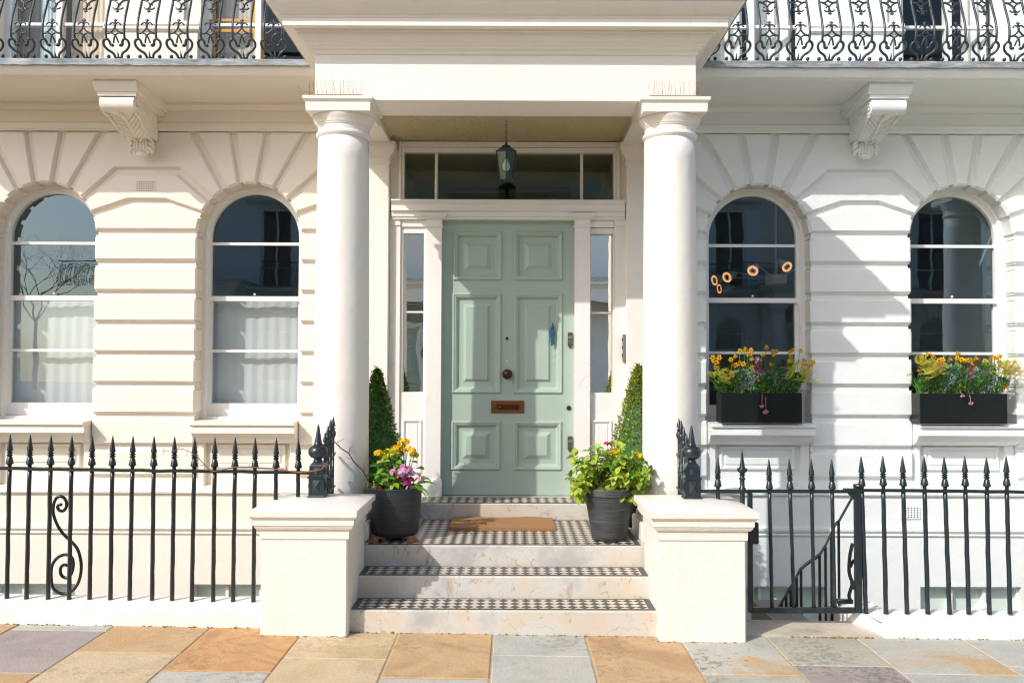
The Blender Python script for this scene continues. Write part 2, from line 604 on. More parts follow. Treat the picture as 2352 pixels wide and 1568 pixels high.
MT['s_swirl'] = stone('swirled_sandstone', [(.30, (.40, .19, .07)), (.42, (.50, .30, .13)), (.495, (.40, .22, .10)), (.53, (.48, .27, .11)), (.60, (.50, .30, .13)), (.72, (.44, .24, .10))], 1.5, .3, 1.5)
MT['s_yellow'] = stone('yellow_sandstone', [(.3, (.44, .33, .185)), (.5, (.51, .40, .25)), (.72, (.54, .43, .28))], .8, .25)
MT['s_grey'] = stone('blue_grey_sandstone', [(.3, (.33, .345, .32)), (.52, (.41, .41, .37)), (.72, (.45, .43, .37))], .6, .3)
MT['s_green'] = stone('green_grey_sandstone', [(.3, (.31, .315, .265)), (.52, (.385, .375, .31)), (.72, (.42, .37, .28))], .7, .35)
MT['s_purple'] = stone('purple_grey_sandstone', [(.3, (.27, .235, .225)), (.52, (.33, .285, .265)), (.72, (.37, .31, .275))], .9, .5)
MT['s_mixed'] = stone('grey_and_orange_sandstone', [(.38, (.39, .39, .35)), (.49, (.43, .42, .37)), (.57, (.45, .31, .17)), (.7, (.48, .36, .21))], .5, .6, 1.1)
MT['s_beige'] = stone('beige_doorstep_stone', [(.3, (.40, .35, .28)), (.5, (.50, .45, .37)), (.72, (.54, .49, .41))], .6, .25)
MT['grout'] = plain('sandy_mortar', (.46, .33, .19), .95, bmp=.5, scale=90, var=.2)
MT['tile_dark'] = plain('charcoal_clay_tile', (.045, .058, .056), .42, bmp=.08, scale=40, var=.35)
MT['tile_light'] = plain('buff_clay_tile', (.60, .50, .40), .45, bmp=.08, scale=40, var=.12)
MT['tilebed'] = plain('tile_bed', (.42, .36, .29), .9)
MT['asphalt'] = plain('asphalt', (.13, .122, .11), .9, bmp=.6, scale=120, var=.3)
MT['area'] = plain('area_paving', (.30, .28, .25), .9, bmp=.3, scale=20, var=.2)
MT['dark'] = plain('dark_void', (.012, .012, .012), .9)
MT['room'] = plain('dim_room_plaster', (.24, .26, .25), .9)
MT['room_wood'] = plain('dim_room_floor', (.07, .05, .035), .7)
MT['glass'] = glass('window_glass', (.93, .96, .95), 3.0, .012)
MT['glass_up'] = glass('old_window_glass', (.95, .97, .96), .7, .02, gtint=(.9, .96, 1))
MT['glass_mirror'] = glass('mirrored_sidelight_glass', (.35, .4, .38), 1.0, .03, gtint=(1, .98, .92), base=.9)
MT['glass_lamp'] = glass('lantern_glass', (.66, .80, .76), 1.2, .0)
MT['pane_reflection'] = plain('painted_reflection_glass', (.60, .70, .64), .25)  # basement panes: pale green reflection put into an opaque base colour
MT['glass_fan'] = glass('fanlight_glass', (.85, .92, .84), 1.6, .01, gtint=(.85, .95, .82))
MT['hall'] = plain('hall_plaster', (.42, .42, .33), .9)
MT['sheer'] = leafy('sheer_white_cloth', (.80, .83, .83), (.82, .84, .84), .9, .2, .1)
MT['brass'] = plain('aged_brass', (.20, .10, .038), .32, .9, .15, 40, .3)
MT['brass_dk'] = plain('dark_brass', (.09, .045, .02), .35, .9, .1, 40, .3)
MT['lockmetal'] = plain('brown_lock_metal', (.16, .115, .09), .4, .7, .05)
MT['silver'] = plain('brushed_steel', (.42, .42, .41), .35, .9)
MT['bluepaint'] = plain('blue_test_paint', (.012, .085, .15), .4, bmp=.3, scale=60, var=.2)
MT['whitedab'] = plain('white_filler', (.62, .68, .64), .6)
MT['pot'] = paint('charcoal_planter', (.020, .026, .029), rough=.5, stain_amt=.0, var=.25, bmp=.2, scale=2.5, crack=0)
def scratched_pot(name, c1, c2):
    m, t, b, _ = mat(name)
    n = noise(t, 3.0, 7, .7, coords(t, stretch=(1.6, 1.6, 34)))
    n2 = noise(t, 4, 4, .6, coords(t))
    c = mixc(t, ramp(t, n.outputs[0], [(.46, (0, 0, 0)), (.68, (1, 1, 1))]).outputs[0], c1, c2)
    t.links.new(mixc(t, n2.outputs[0], c, shade(c1, .7)), b.inputs['Base Color'])
    b.inputs['Roughness'].default_value = .5
    bump(t, b, n.outputs[0], .6, .006)
    return m
MT['pot'] = scratched_pot('charcoal_ribbed_planter', (.022, .030, .034), (.060, .070, .074))
MT['pot_grey'] = scratched_pot('weathered_grey_planter', (.040, .045, .047), (.13, .135, .135))
MT['pot_black'] = plain('black_window_box', (.007, .011, .012), .34, bmp=.06, scale=14, var=.4, spec=.3)
MT['terracotta'] = plain('terracotta', (.36, .15, .075), .8, bmp=.3, scale=40, var=.2)
MT['soil'] = plain('dark_soil', (.035, .025, .017), .95, bmp=.8, scale=60, var=.4)
MT['coir'] = plain('coir_matting', (.36, .185, .075), .95, bmp=.9, scale=160, var=.28)
MT['wood_dark'] = plain('bare_twig_bark', (.20, .085, .035), .6, bmp=.2, scale=60, var=.3)
MT['bark'] = plain('grey_bark', (.10, .08, .06), .9, bmp=.4, scale=30, var=.3)
MT['spike'] = plain('brown_wire', (.26, .17, .10), .5)
MT['moss'] = plain('moss_and_grit', (.24, .17, .07), .95, bmp=.8, scale=80, var=.6)
# ------------------------------------------------------------------ the setting: pavement, road, basement area
YB, YG, YFR, YGL = 8.30, 8.340, 8.49, 8.555     # block faces, joint bottoms, window frame, glass
ZC, RO, ZF = 3.02, .489, 4.002                  # arch centre height, opening radius, underside of the frieze
pav = empty('pavement', (0, 5.4, 0)); tag(pav, kind='structure')

def stone_slab(pts, material, h=.0):
    """a paving stone: worn top a few millimetres proud of the mortar, rounded arris"""
    k = inset(pts if area2(pts) > 0 else pts[::-1], .0055)
    k2 = inset(k, .006)
    m = MB(); n = len(k)
    tilt = [rnd.uniform(-.0012, .0012) for _ in k]
    rows = [[(x, y, gz(x) - .03) for x, y in k], [(x, y, gz(x) - .004 + h + tilt[i]) for i, (x, y) in enumerate(k)], [(x, y, gz(x) + h + tilt[i]) for i, (x, y) in enumerate(k2)]]
    m.grid(rows, close_u=True)
    m.f.append(tuple(2 * n + i for i in range(n)))
    return m.build('paving_stone', MT[material], pav)

xj = [-5.15, -4.53, -3.90, -3.28, -2.645, -2.0, -1.368, -.74, -.118, .491, 1.11, 1.693, 2.294, 3.0, 3.62, 4.2, 4.85, 5.5]
YW = 5.93
cross = {0: [5.5, 4.7], 1: [5.3, 4.4], 2: [5.62, 4.55], 3: [5.81, 5.01], 4: [5.39, 4.5], 5: [5.086, 4.3], 6: [5.34, 4.45], 7: [5.03, 4.2], 8: [5.447, 4.4], 9: [4.98, 4.1], 10: [5.16, 4.3], 11: [5.348, 4.5], 12: [5.23, 4.35], 13: [5.38, 4.6], 14: [5.1, 4.3], 15: [5.4, 4.4], 16: [5.2, 4.3]}
cmat = {0: ['s_yellow', 's_grey', 's_orange'], 1: ['s_orange', 's_green', 's_grey'], 2: ['s_orange', 's_yellow', 's_purple'],
        3: ['s_grey', 's_purple', 's_orange'], 4: ['s_orange', 's_yellow', 's_yellow'], 5: ['s_swirl', 's_grey', 's_orange'],
        6: ['s_yellow', 's_yellow', 's_grey'], 7: ['s_orange', 's_grey', 's_yellow'], 8: ['s_grey', 's_grey', 's_orange'],
        9: ['s_orange', 's_yellow', 's_grey'], 10: ['s_mixed', 's_green', 's_orange'], 11: ['s_green', 's_purple', 's_grey'],
        12: ['s_mixed', 's_grey', 's_yellow'], 13: ['s_grey', 's_mixed', 's_green'], 14: ['s_yellow', 's_grey', 's_orange'],
        15: ['s_grey', 's_purple', 's_yellow'], 16: ['s_orange', 's_green', 's_grey']}
pal = ['s_yellow', 's_orange', 's_grey', 's_green', 's_purple', 's_yellow']
for i in range(len(xj) - 1):
    ys = [YW] + cross[i]
    while ys[-1] > .1:
        ys.append(ys[-1] - rnd.uniform(.6, 1.0))
    ys[-1] = -.6
    for k in range(len(ys) - 1):
        ml = cmat[i][k] if k < 3 else rnd.choice(pal)
        stone_slab([(xj[i], ys[k + 1]), (xj[i + 1], ys[k + 1]), (xj[i + 1], ys[k]), (xj[i], ys[k])], ml, rnd.uniform(-.0015, .002))
m = MB(); m.sheet([(-60, -.6, .715), (60, -.6, -.725), (60, 6.3, -.725), (-60, 6.3, .715)])
bed = m.build('mortar_bed', MT['grout'], pav)
m = MB()
for a in range(-12, 12):
    m.cbox(a * .95, a * .95 + .94, -.76, -.604, gz(a * .95 + .5) - .25, gz(a * .95 + .5) + .001, .012)
kerbstone = m.build('kerb_stones', MT['s_grey'], None); tag(kerbstone, kind='structure')
m = MB(); m.sheet([(-70, -6.2, .72), (70, -6.2, -.96), (70, -.75, -.96), (-70, -.75, .72)])
tag(m.build('road', MT['asphalt']), kind='structure')
m = MB(); m.box(-60, 60, -9.6, -6.2, -.6, .02)
tag(m.build('far_pavement', MT['s_yellow']), kind='structure')
m = MB(); m.sheet([(-300, -300, -3.2), (300, -300, -3.2), (300, 300, -3.2), (-300, 300, -3.2)])
tag(m.build('ground', MT['asphalt']), kind='structure')
m = MB(); m.sheet([(-9, 6.2, -2.3), (9, 6.2, -2.3), (9, 8.4, -2.3), (-9, 8.4, -2.3)])
m.box(-9, 9, 6.0, 6.19, -2.4, -.12)
tag(m.build('basement_floor', MT['area']), kind='structure')

# ------------------------------------------------------------------ a terraced house front
BLOCK = [(.0, YG + .004), (.0, YB + .030), (.006, YB + .027), (.006, YB + .018), (.0125, YB + .016), (.0125, YB + .008), (.021, YB)]

def block(parent, poly, m, name='stucco_block'):
    b = MB()
    if area2(poly) < 0:
        poly = poly[::-1]
    b.prism(inset(poly, .024), [(0, 8.485)] + BLOCK[1:])
    return b.build(name, m, parent)

def house_front(root, m, mj, xa, xb, pier_ends=(True, True)):
    """rusticated ground floor with two round-headed windows"""
    half = (xb - xa) / 2
    x0, x1 = xa - half, xb + half
    g = .026
    A = [9.7, 29.1, 48.5, 67.9]
    kx = .68; zk = 3.62; lx = .80; zl = 3.32
    ri = RO - g
    zt = ZF + g
    # keystone and flanking voussoirs
    for c in (xa, xb):
        def ray(a): return c + math.tan(R(a)) * (zt - ZC)
        block(root, arc(c, ZC, ri, -A[0], A[0]) + [(ray(A[0]), zt), (ray(-A[0]), zt)], m, 'voussoir')
        for s in (-1, 1):
            block(root, arc(c, ZC, ri, s * A[0], s * A[1]) + [(ray(s * A[1]), zt), (ray(s * A[0]), zt)], m, 'voussoir')
    xm = (xa + xb) / 2
    def side(c, s, lim):
        """blocks on side s of the window centred c, out to x = lim (mirrored for the neighbour)"""
        def ray(a): return c + s * math.tan(R(a)) * (zt - ZC)
        up = arc(c, ZC, ri, s * A[1], s * A[2])
        mid = arc(c, ZC, ri, s * A[2], s * A[3])
        low = arc(c, ZC, ri, s * A[3], s * 88.6)
        return ray, up, mid, low, (c + s * kx, zk), (c + s * lx, zl)
    rL, uL, mL, lL, kL, cL = side(xa, 1, xm)
    rR, uR, mR, lR, kR, cR = side(xb, -1, xm)
    block(root, uL + [kL, kR] + uR[::-1] + [(rR(A[1]), zt), (rL(A[1]), zt)], m, 'spandrel_block')
    block(root, mL + [cL, cR] + mR[::-1] + [kR, kL], m, 'spandrel_block')
    block(root, lL + lR[::-1] + [cR, cL], m, 'spandrel_block')
    for c, s, lim in ((xa, -1, x0), (xb, 1, x1)):
        r, u, mm, l, k, cc = side(c, s, lim)
        block(root, u + [k, (lim, zk), (lim, zt), (r(A[1]), zt)], m, 'spandrel_block')
        block(root, mm + [cc, (lim, zl), (lim, zk), k], m, 'spandrel_block')
        block(root, l + [(lim, l[-1][1]), (lim, zl), cc], m, 'spandrel_block')
    # coursed piers
    zj = [3.031 - .2895 * k for k in range(9)]
    for a, b in ((x0, xa - RO), (xa + RO, xb - RO), (xb + RO, x1)):
        for k in range(8):
            if b - a < .2:
                continue
            q = MB(); q.cbox(a, b, YB, 8.485, zj[k + 1] + .030, zj[k] - .030, .016)
            q.box(a + .004, b - .004, YB + .018, 8.48, zj[k] - .030, zj[k] - .020)
            q.box(a + .008, b - .008, YB + .022, 8.48, zj[k + 1] + .022, zj[k + 1] + .030)
            q.build('stucco_block', m, root)
    # the wall behind the blocks, with its round-headed openings
    w = MB(); ro = RO + .020
    for c in (xa, xb):
        inn = [(c - ro, 1.24), (c - ro, ZC)] + arc(c, ZC, ro, -90, 90, 5)[1:-1] + [(c + ro, ZC), (c + ro, 1.24)]
        out = []
        h = half
        for (x, z) in inn:
            if z <= ZC + 1e-6:
                out.append((c - h if x < c else c + h, z))
            else:
                dx, dz = x - c, z - ZC
                k = min(h / abs(dx) if abs(dx) > 1e-6 else 1e9, (4.30 - ZC) / dz)
                out.append((c + dx * k, ZC + dz * k))
        # rectangle corners
        rows_f = [[(x, YG, z) for x, z in inn], [(x, YG, z) for x, z in out]]
        w.grid(rows_f)
        for s in (-1, 1):            # fill the two upper corners
            pts = [p for p in out if p[0] * s >= 0 or True]
            side_pts = [p for p in out if abs(p[0] - (c + s * h)) < 1e-4 and p[1] > ZC]
            top_pts = [p for p in out if abs(p[1] - 4.30) < 1e-4 and (p[0] - c) * s > 0]
            if side_pts and top_pts:
                a = max(side_pts, key=lambda p: p[1]); b = max(top_pts, key=lambda p: (p[0] - c) * s)
                w.add([(a[0], YG, a[1]), (c + s * h, YG, 4.30), (b[0], YG, b[1])], [(0, 1, 2)])
        w.grid([[(x, YG, z) for x, z in inn], [(x, 8.60, z) for x, z in inn]])
    # below the sills
    for c in (xa, xb):
        w.box(c - half, c + half, 8.40, 8.6, .55, 1.235)
        for s in (-1, 1):
            w.box(min(c + s * RO, c + s * half), max(c + s * RO, c + s * half), YG + .001, 8.6, .55, 1.2405)
    w.build('wall', m, root, recalc=False)
    # plinth wall of the basement with window openings
    w = MB()
    bw = [(xa - .62, xa + (.40 if xa < 0 else .60)), (xb - .47, xb + .47)]
    z1, z0, zb = .60, -.252, -1.5
    xs = [x0] + [v for p in bw for v in p] + [x1]
    w.box(x0, x1, 8.235, 8.62, z0, z1)
    w.box(x0, x1, 8.235, 8.62, -2.35, zb)
    for i in range(0, len(xs), 2):
        w.box(xs[i], xs[i + 1], 8.235, 8.62, zb, z0)
    w.build('basement_wall', m, root)
    s_ = MB(); s_.sweepx([(8.25, .585), (8.21, .588), (8.205, .604), (8.215, .618), (8.42, .650), (8.42, .585)], x0, x1)
    s_.build('plinth_ledge', m, root)
    s_ = MB(); s_.sweepx([(8.25, .205), (8.226, .208), (8.218, .222), (8.226, .236), (8.220, .240), (8.205, .262), (8.205, .285), (8.25, .290)], x0, x1)
    s_.build('string_course', m, root)
    # frieze under the balcony
    s_ = MB(); s_.sweepx([(8.40, ZF), (8.288, ZF), (8.280, ZF + .012), (8.272, ZF + .016), (8.272, ZF + .068), (8.285, ZF + .075), (8.292, ZF + .085), (8.292, ZF + .19), (8.270, ZF + .196), (8.262, ZF + .21), (8.245, ZF + .232), (8.245, ZF + .262), (8.40, ZF + .262)], x0, x1)
    s_.build('frieze', m, root)
    for k, (a, b) in enumerate(bw):
        f = MB()
        yf = 8.33
        n = 4 if k == 0 else 3
        f.box(a, b, yf - .03, yf + .06, z0 - .032, z0 - .001)
        f.box(a, b, yf, yf + .06, zb + .001, zb + .06)
        for i in range(n + 1):
            xx = a + (b - a) * i / n
            f.box(max(a, xx - .014), min(b, xx + .014), yf - .034, yf + .056, zb + .061, z0 - .033)
        fo = f.build('basement_window', mj, root)
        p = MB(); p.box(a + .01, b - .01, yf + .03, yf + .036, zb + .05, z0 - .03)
        p.build('pane', MT['pane_reflection'], fo)
    return x0, x1

def sill(root, m, c):
    s_ = MB()
    hw = RO - .006
    s_.sweepx([(8.50, 1.262), (8.165, 1.252), (8.150, 1.246), (8.150, 1.225), (8.172, 1.218), (8.178, 1.205), (8.172, 1.196), (8.168, 1.150), (8.20, 1.146), (8.225, 1.125), (8.255, 1.085), (8.32, 1.05), (8.41, 1.035), (8.50, 1.035)], c - hw, c + hw)
    o = s_.build('window_sill', m, root)
    a = MB()                                 # apron panel with a raised moulding
    z0, z1 = .835, 1.012
    for d, y in ((0, 8.372), (.03, 8.384), (.052, 8.366)):
        pass
    fr = [(c - .36, z0 - .03), (c + .36, z0 - .03), (c + .36, z1 + .02), (c - .36, z1 + .02)]
    a.prism(fr, [(0, 8.405), (0, 8.385), (.010, 8.372), (.024, 8.372), (.034, 8.384), (.048, 8.388), (.056, 8.376)], back=False)
    a.build('apron_panel', m, root)
    for s in (-1, 1):
        q = MB(); q.cbox(min(c + s * .40, c + s * (RO - .004)), max(c + s * .40, c + s * (RO - .004)), 8.345, 8.42, .62, 1.06, .01)
        q.build('apron_pilaster', m, root)

def sash_window(root, mj, c, mirror=False, gl='glass', horns=True):
    """round-headed sash window: fixed frame, two sashes, four panes"""
    f = MB()
    rg = .425                                 # half width of the glass
    def loop(r, zb):
        return [(c - r, zb)] + arc(c, ZC, r, -90, 90, 5) + [(c + r, zb)]
    def ring(mb, r0, r1, zb0, zb1, y0, y1):
        a = loop(r0, zb0); b = loop(r1, zb1)
        mb.grid([[(x, y1, z) for x, z in b], [(x, y0, z) for x, z in b], [(x, y0, z) for x, z in a], [(x, y1, z) for x, z in a]])
    ring(f, .462, .515, 1.262, 1.262, YFR, 8.60)
    ring(f, .455, .468, 1.262, 1.262, YFR + .018, 8.60)
    fo = f.build('window_frame', mj, root, recalc=False)
    z_meet0, z_meet1 = PZ(694, YGL), PZ(683, YGL)
    up = MB()
    ring(up, rg, .456, z_meet0, z_meet0, YFR + .034, 8.575)
    up.box(c - .456, c + .456, YFR + .030, 8.572, z_meet0, z_meet1)
    zb1 = PZ(563, YGL)
    up.box(c - rg - .002, c + rg + .002, 8.535, 8.565, zb1 - .014, zb1 + .014)
    up.ball((c, YFR + .03, z_meet1 + .018), .012, 8, 5)
    if horns:
        for s in (-1, 1):
            up.prism([(c + s * .43, z_meet0), (c + s * .456, z_meet0), (c + s * .456, z_meet0 - .07), (c + s * .445, z_meet0 - .055), (c + s * .444, z_meet0 - .03)], [(0, 8.57), (0, YFR + .03)])
    uo = up.build('upper_sash', mj, root, recalc=False)
    lo = MB()
    zr0, zr1 = 1.292, PZ(928, YGL)
    rl = .418
    lo.box(c - .456, c + .456, 8.553, 8.588, zr0, zr1)
    for s in (-1, 1):
        lo.box(min(c + s * rl, c + s * .456), max(c + s * rl, c + s * .456), 8.553, 8.588, zr1, z_meet0 + .02)
    zb2 = PZ(808, YGL)
    lo.box(c - rl - .002, c + rl + .002, 8.556, 8.586, zb2 - .013, zb2 + .013)
    lo_o = lo.build('lower_sash', mj, root)
    sl = MB(); sl.sweepx([(8.60, 1.293), (8.50, 1.288), (8.475, 1.280), (8.475, 1.258), (8.60, 1.258)], c - .486, c + .486)
    sl.build('sill_board', mj, root)
    def pane(pts, y, par):
        p = MB(); n = len(pts)
        p.v = [(x, y, z) for x, z in pts]; p.f = [tuple(range(n))]
        return p.build('pane', MT[gl], par)
    pane([(c + rg + .006, zb1)] + arc(c, ZC, rg + .006, 90, -90, 4) + [(c - rg - .006, zb1)], 8.560, uo)
    pane([(c - rg - .006, z_meet1 - .01), (c + rg + .006, z_meet1 - .01), (c + rg + .006, zb1), (c - rg - .006, zb1)], 8.561, uo)
    pane([(c - rl - .006, zb2), (c + rl + .006, zb2), (c + rl + .006, z_meet0 + .015), (c - rl - .006, z_meet0 + .015)], 8.575, lo_o)
    pane([(c - rl - .006, zr1 - .006), (c + rl + .006, zr1 - .006), (c + rl + .006, zb2), (c - rl - .006, zb2)], 8.576, lo_o)

def console(root, m, x):
    """carved balcony bracket with an acanthus drop"""
    b = MB()
    w0 = .158
    b.sweepx([(8.29, 4.262), (7.60, 4.266), (7.59, 4.24), (7.602, 4.205), (7.628, 4.18), (7.632, 4.168), (8.29, 4.168)], x - w0 - .03, x + w0 + .03)
    b.box(x - w0 - .012, x + w0 + .012, 7.640, 8.29, 4.135, 4.1675)
    bo = b.build('bracket', m, root, angle=35)
    s_ = MB()
    prof = [(8.29, 4.134), (7.68, 4.134), (7.648, 4.122), (7.632, 4.09), (7.634, 4.052), (7.655, 4.02), (7.69, 4.006), (7.755, 4.012), (7.90, 3.945), (8.02, 3.885), (8.09, 3.872), (8.16, 3.905), (8.29, 3.90)]
    n = len(prof)
    def wd(y): return .150 - .045 * max(0, (y - 7.75) / .4) if y < 8.15 else .105
    k = len(s_.v)
    s_.v += [(x - wd(y), y, z) for y, z in prof] + [(x + wd(y), y, z) for y, z in prof]
    for i in range(n):
        j = (i + 1) % n
        s_.f.append((i, j, n + j, n + i))
    s_.f.append(tuple(range(n))); s_.f.append(tuple(n + i for i in reversed(range(n))))
    s_.build('scroll_body', m, bo, angle=40)
    # carving: side volutes and leaf ribs on the sloping face
    cv = MB()
    for s in (-1, 1):
        for (cy, cz, r0, turns) in ((8.12, 4.00, .085, 1.6), (7.70, 4.075, .045, 1.5)):
            pts = []
            for i in range(26):
                a = i / 25 * turns * 2 * math.pi
                rr = r0 * (1 - .75 * i / 25)
                pts.append((x + s * (wd(cy) - .001), cy + rr * math.cos(a), cz + rr * math.sin(a)))
            cv.tube(pts, .010, 5)
        cv.tube(catmull([(x + s * .128, 8.05, 4.06), (x + s * .134, 7.95, 4.08), (x + s * .142, 7.85, 4.05), (x + s * .148, 7.76, 4.08)], 5), .009, 5)
    for s in (-1, 1):
        for i in range(6):
            t = .06 + i * .15
            y = 7.76 + .30 * t; z = 4.012 - .135 * t
            cv.tube(catmull([(x + s * .012, y + .10, z - .048), (x + s * .05, y + .05, z - .026), (x + s * .09, y + .015, z - .010), (x + s * .105, y - .025, z + .006)], 4), [.012] * 4 + [.014] * 5 + [.011] * 4, 5)
    cv.tube([(x, 7.70, 4.004), (x, 7.80, 3.99), (x, 8.03, 3.882)], [.012, .018, .02], 6)
    for s in (-1, 1):
        cv.tube([(x + s * .136, 7.70, 4.006), (x + s * .13, 7.78, 3.998), (x + s * .112, 8.05, 3.876)], .013, 5)
    cv.build('carving', m, bo, smooth=True)
    lf = MB()                                  # hanging acanthus leaf
    lf.cbox(x - .085, x + .085, 8.20, 8.295, 3.78, 3.905, .02)
    for i in range(-2, 3):
        lf.tube(catmull([(x + i * .022, 8.16, 3.90), (x + i * .026, 8.15, 3.84), (x + i * .030, 8.165, 3.785), (x + i * .024, 8.19, 3.745)], 4), [.014] * 5 + [.016] * 5 + [.008] * 3, 6)
    for s in (-1, 1):
        for j, (zz, e) in enumerate(((3.885, .10), (3.845, .112), (3.80, .105))):
            lf.tube(catmull([(x + s * .05, 8.17, zz + .02), (x + s * .08, 8.15, zz + .005), (x + s * e, 8.17, zz - .03), (x + s * (e - .014), 8.19, zz - .05)], 4), [.012] * 4 + [.016] * 5 + [.007] * 4, 6)
    lf.ball((x, 8.17, 3.748), .05, 10, 6, .5, 1.1, .8)
    lf.build('acanthus_leaf', m, bo, smooth=True)
    return bo

def balcony(root, m, x0, x1, ends=True):
    s_ = MB()
    s_.sweepx([(8.30, 4.262), (7.545, 4.262), (7.535, 4.272), (7.520, 4.274), (7.505, 4.290), (7.488, 4.318), (7.480, 4.345), (7.480, 4.365), (8.38, 4.365)], x0, x1)
    s_.build('balcony_slab', m, root, angle=30)
    # lead dressing with a wavering lower edge
    l_ = MB(); n = int((x1 - x0) / .06)
    rows = [[], [], [], [], []]
    for i in range(n + 1):
        x = x0 + (x1 - x0) * i / n
        e = rnd.uniform(-.003, .003); e2 = rnd.uniform(-.003, .003)
        for r, (y, z) in zip(rows, ((7.476, 4.343 + e), (7.455 + e2, 4.344 + e), (7.452 + e2, 4.395), (7.475, 4.405 + e2), (8.38, 4.42))):
            r.append((x, y, z))
    l_.grid(rows)
    l_.build('lead_edge', MT['lead'], root)

def upper_wall(root, m, mj, xa, xb, gl='glass_up', kind='cream'):
    """first floor behind the balcony: tall windows between pilastered piers"""
    half = (xb - xa) / 2
    x0, x1 = xa - half, xb + half
    w = MB()
    Y0 = 8.40
    for a, b in ((x0, xa - .52), (xa + .52, xb - .52), (xb + .52, x1)):
        w.box(a, b, Y0, 8.75, 4.30, 7.1)
    w.box(x0, x1, Y0, 8.75, 7.1, 8.5)
    w.box(x0, x1, 8.62, 8.75, 4.30, 4.44)
    w.build('upper_wall', m, root)
    p = MB()
    xm = (xa + xb) / 2
    p.box(xm - .44, xm + .44, 8.36, 8.401, 4.405, 4.98)
    p.sweepx([(8.401, 4.98), (8.345, 4.982), (8.33, 5.0), (8.345, 5.025), (8.36, 5.03), (8.345, 5.05), (8.355, 5.085), (8.375, 5.09), (8.401, 5.09)], xm - .46, xm + .46)
    p.box(xm - .34, xm + .34, 8.34, 8.3595, 4.405, 4.96)
    p.box(xm - .30, xm + .30, 8.365, 8.401, 5.09, 7.0)
    p.build('pilaster', m, root)
    c_ = MB()
    c_.sweepx([(8.41, 7.15), (8.34, 7.16), (8.30, 7.25), (8.10, 7.30), (8.02, 7.36), (8.02, 7.45), (7.96, 7.52), (8.41, 7.6)], x0, x1)
    c_.build('cornice', m, root)
    for c in (xa, xb):
        f = MB()
        for s in (-1, 1):
            f.box(min(c + s * .455, c + s * .53), max(c + s * .455, c + s * .53), 8.50, 8.60, 4.42, 7.12)
            f.box(min(c + s * .34, c + s * .454), max(c + s * .34, c + s * .454), 8.53, 8.585, 4.44, 7.08) if False else None
        f.box(c - .453, c + .453, 8.50, 8.60, 7.03, 7.11)
        f.box(c - .453, c + .453, 8.53, 8.59, 4.44, 4.50)
        f.box(c - .028, c + .028, 8.515, 8.60, 4.50, 7.03)
        for z in (5.12, 5.85):
            f.box(c - .453, c - .03, 8.535, 8.585, z - .014, z + .014)
            f.box(c + .03, c + .453, 8.535, 8.585, z - .014, z + .014)
        fo = f.build('french_window', mj, root)
        for a, b in ((c - .455, c - .026), (c + .026, c + .455)):
            q = MB(); q.sheet([(a, 8.56, 4.49), (b, 8.56, 4.49), (b, 8.56, 7.04), (a, 8.56, 7.04)])
            q.build('pane', MT[gl], fo)

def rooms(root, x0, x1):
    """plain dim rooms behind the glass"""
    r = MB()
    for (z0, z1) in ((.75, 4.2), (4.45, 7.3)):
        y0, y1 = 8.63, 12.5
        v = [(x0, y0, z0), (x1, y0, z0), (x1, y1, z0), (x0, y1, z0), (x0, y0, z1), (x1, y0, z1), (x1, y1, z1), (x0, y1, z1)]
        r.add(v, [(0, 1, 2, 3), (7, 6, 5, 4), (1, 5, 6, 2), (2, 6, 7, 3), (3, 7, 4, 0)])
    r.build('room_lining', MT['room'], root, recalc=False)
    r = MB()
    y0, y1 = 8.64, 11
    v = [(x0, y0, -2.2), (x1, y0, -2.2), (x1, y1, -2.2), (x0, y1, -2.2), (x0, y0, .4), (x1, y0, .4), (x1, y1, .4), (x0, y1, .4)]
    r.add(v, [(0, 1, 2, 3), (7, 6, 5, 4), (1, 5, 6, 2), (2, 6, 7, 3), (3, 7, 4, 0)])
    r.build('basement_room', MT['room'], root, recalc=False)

def air_brick(root, m, x0, x1, z0, z1, yf, nx, nz):
    a = MB()
    px = (x1 - x0) / (2 * nx + 1); pz = (z1 - z0) / (2 * nz + 1)
    for i in range(nx + 1):
        a.box(x0 + 2 * i * px, x0 + (2 * i + 1) * px, yf, yf + .012, z0, z1)
    for i in range(nx):
        for j in range(nz + 1):
            a.box(x0 + (2 * i + 1) * px, x0 + (2 * i + 2) * px, yf + .0005, yf + .012, z0 + 2 * j * pz, z0 + (2 * j + 1) * pz)
    o = a.build('air_brick', m, root)
    d = MB(); d.box(x0 + .002, x1 - .002, yf + .008, yf + .0125, z0 + .002, z1 - .002)
    d.build('vent_hole', MT['dark'], o)

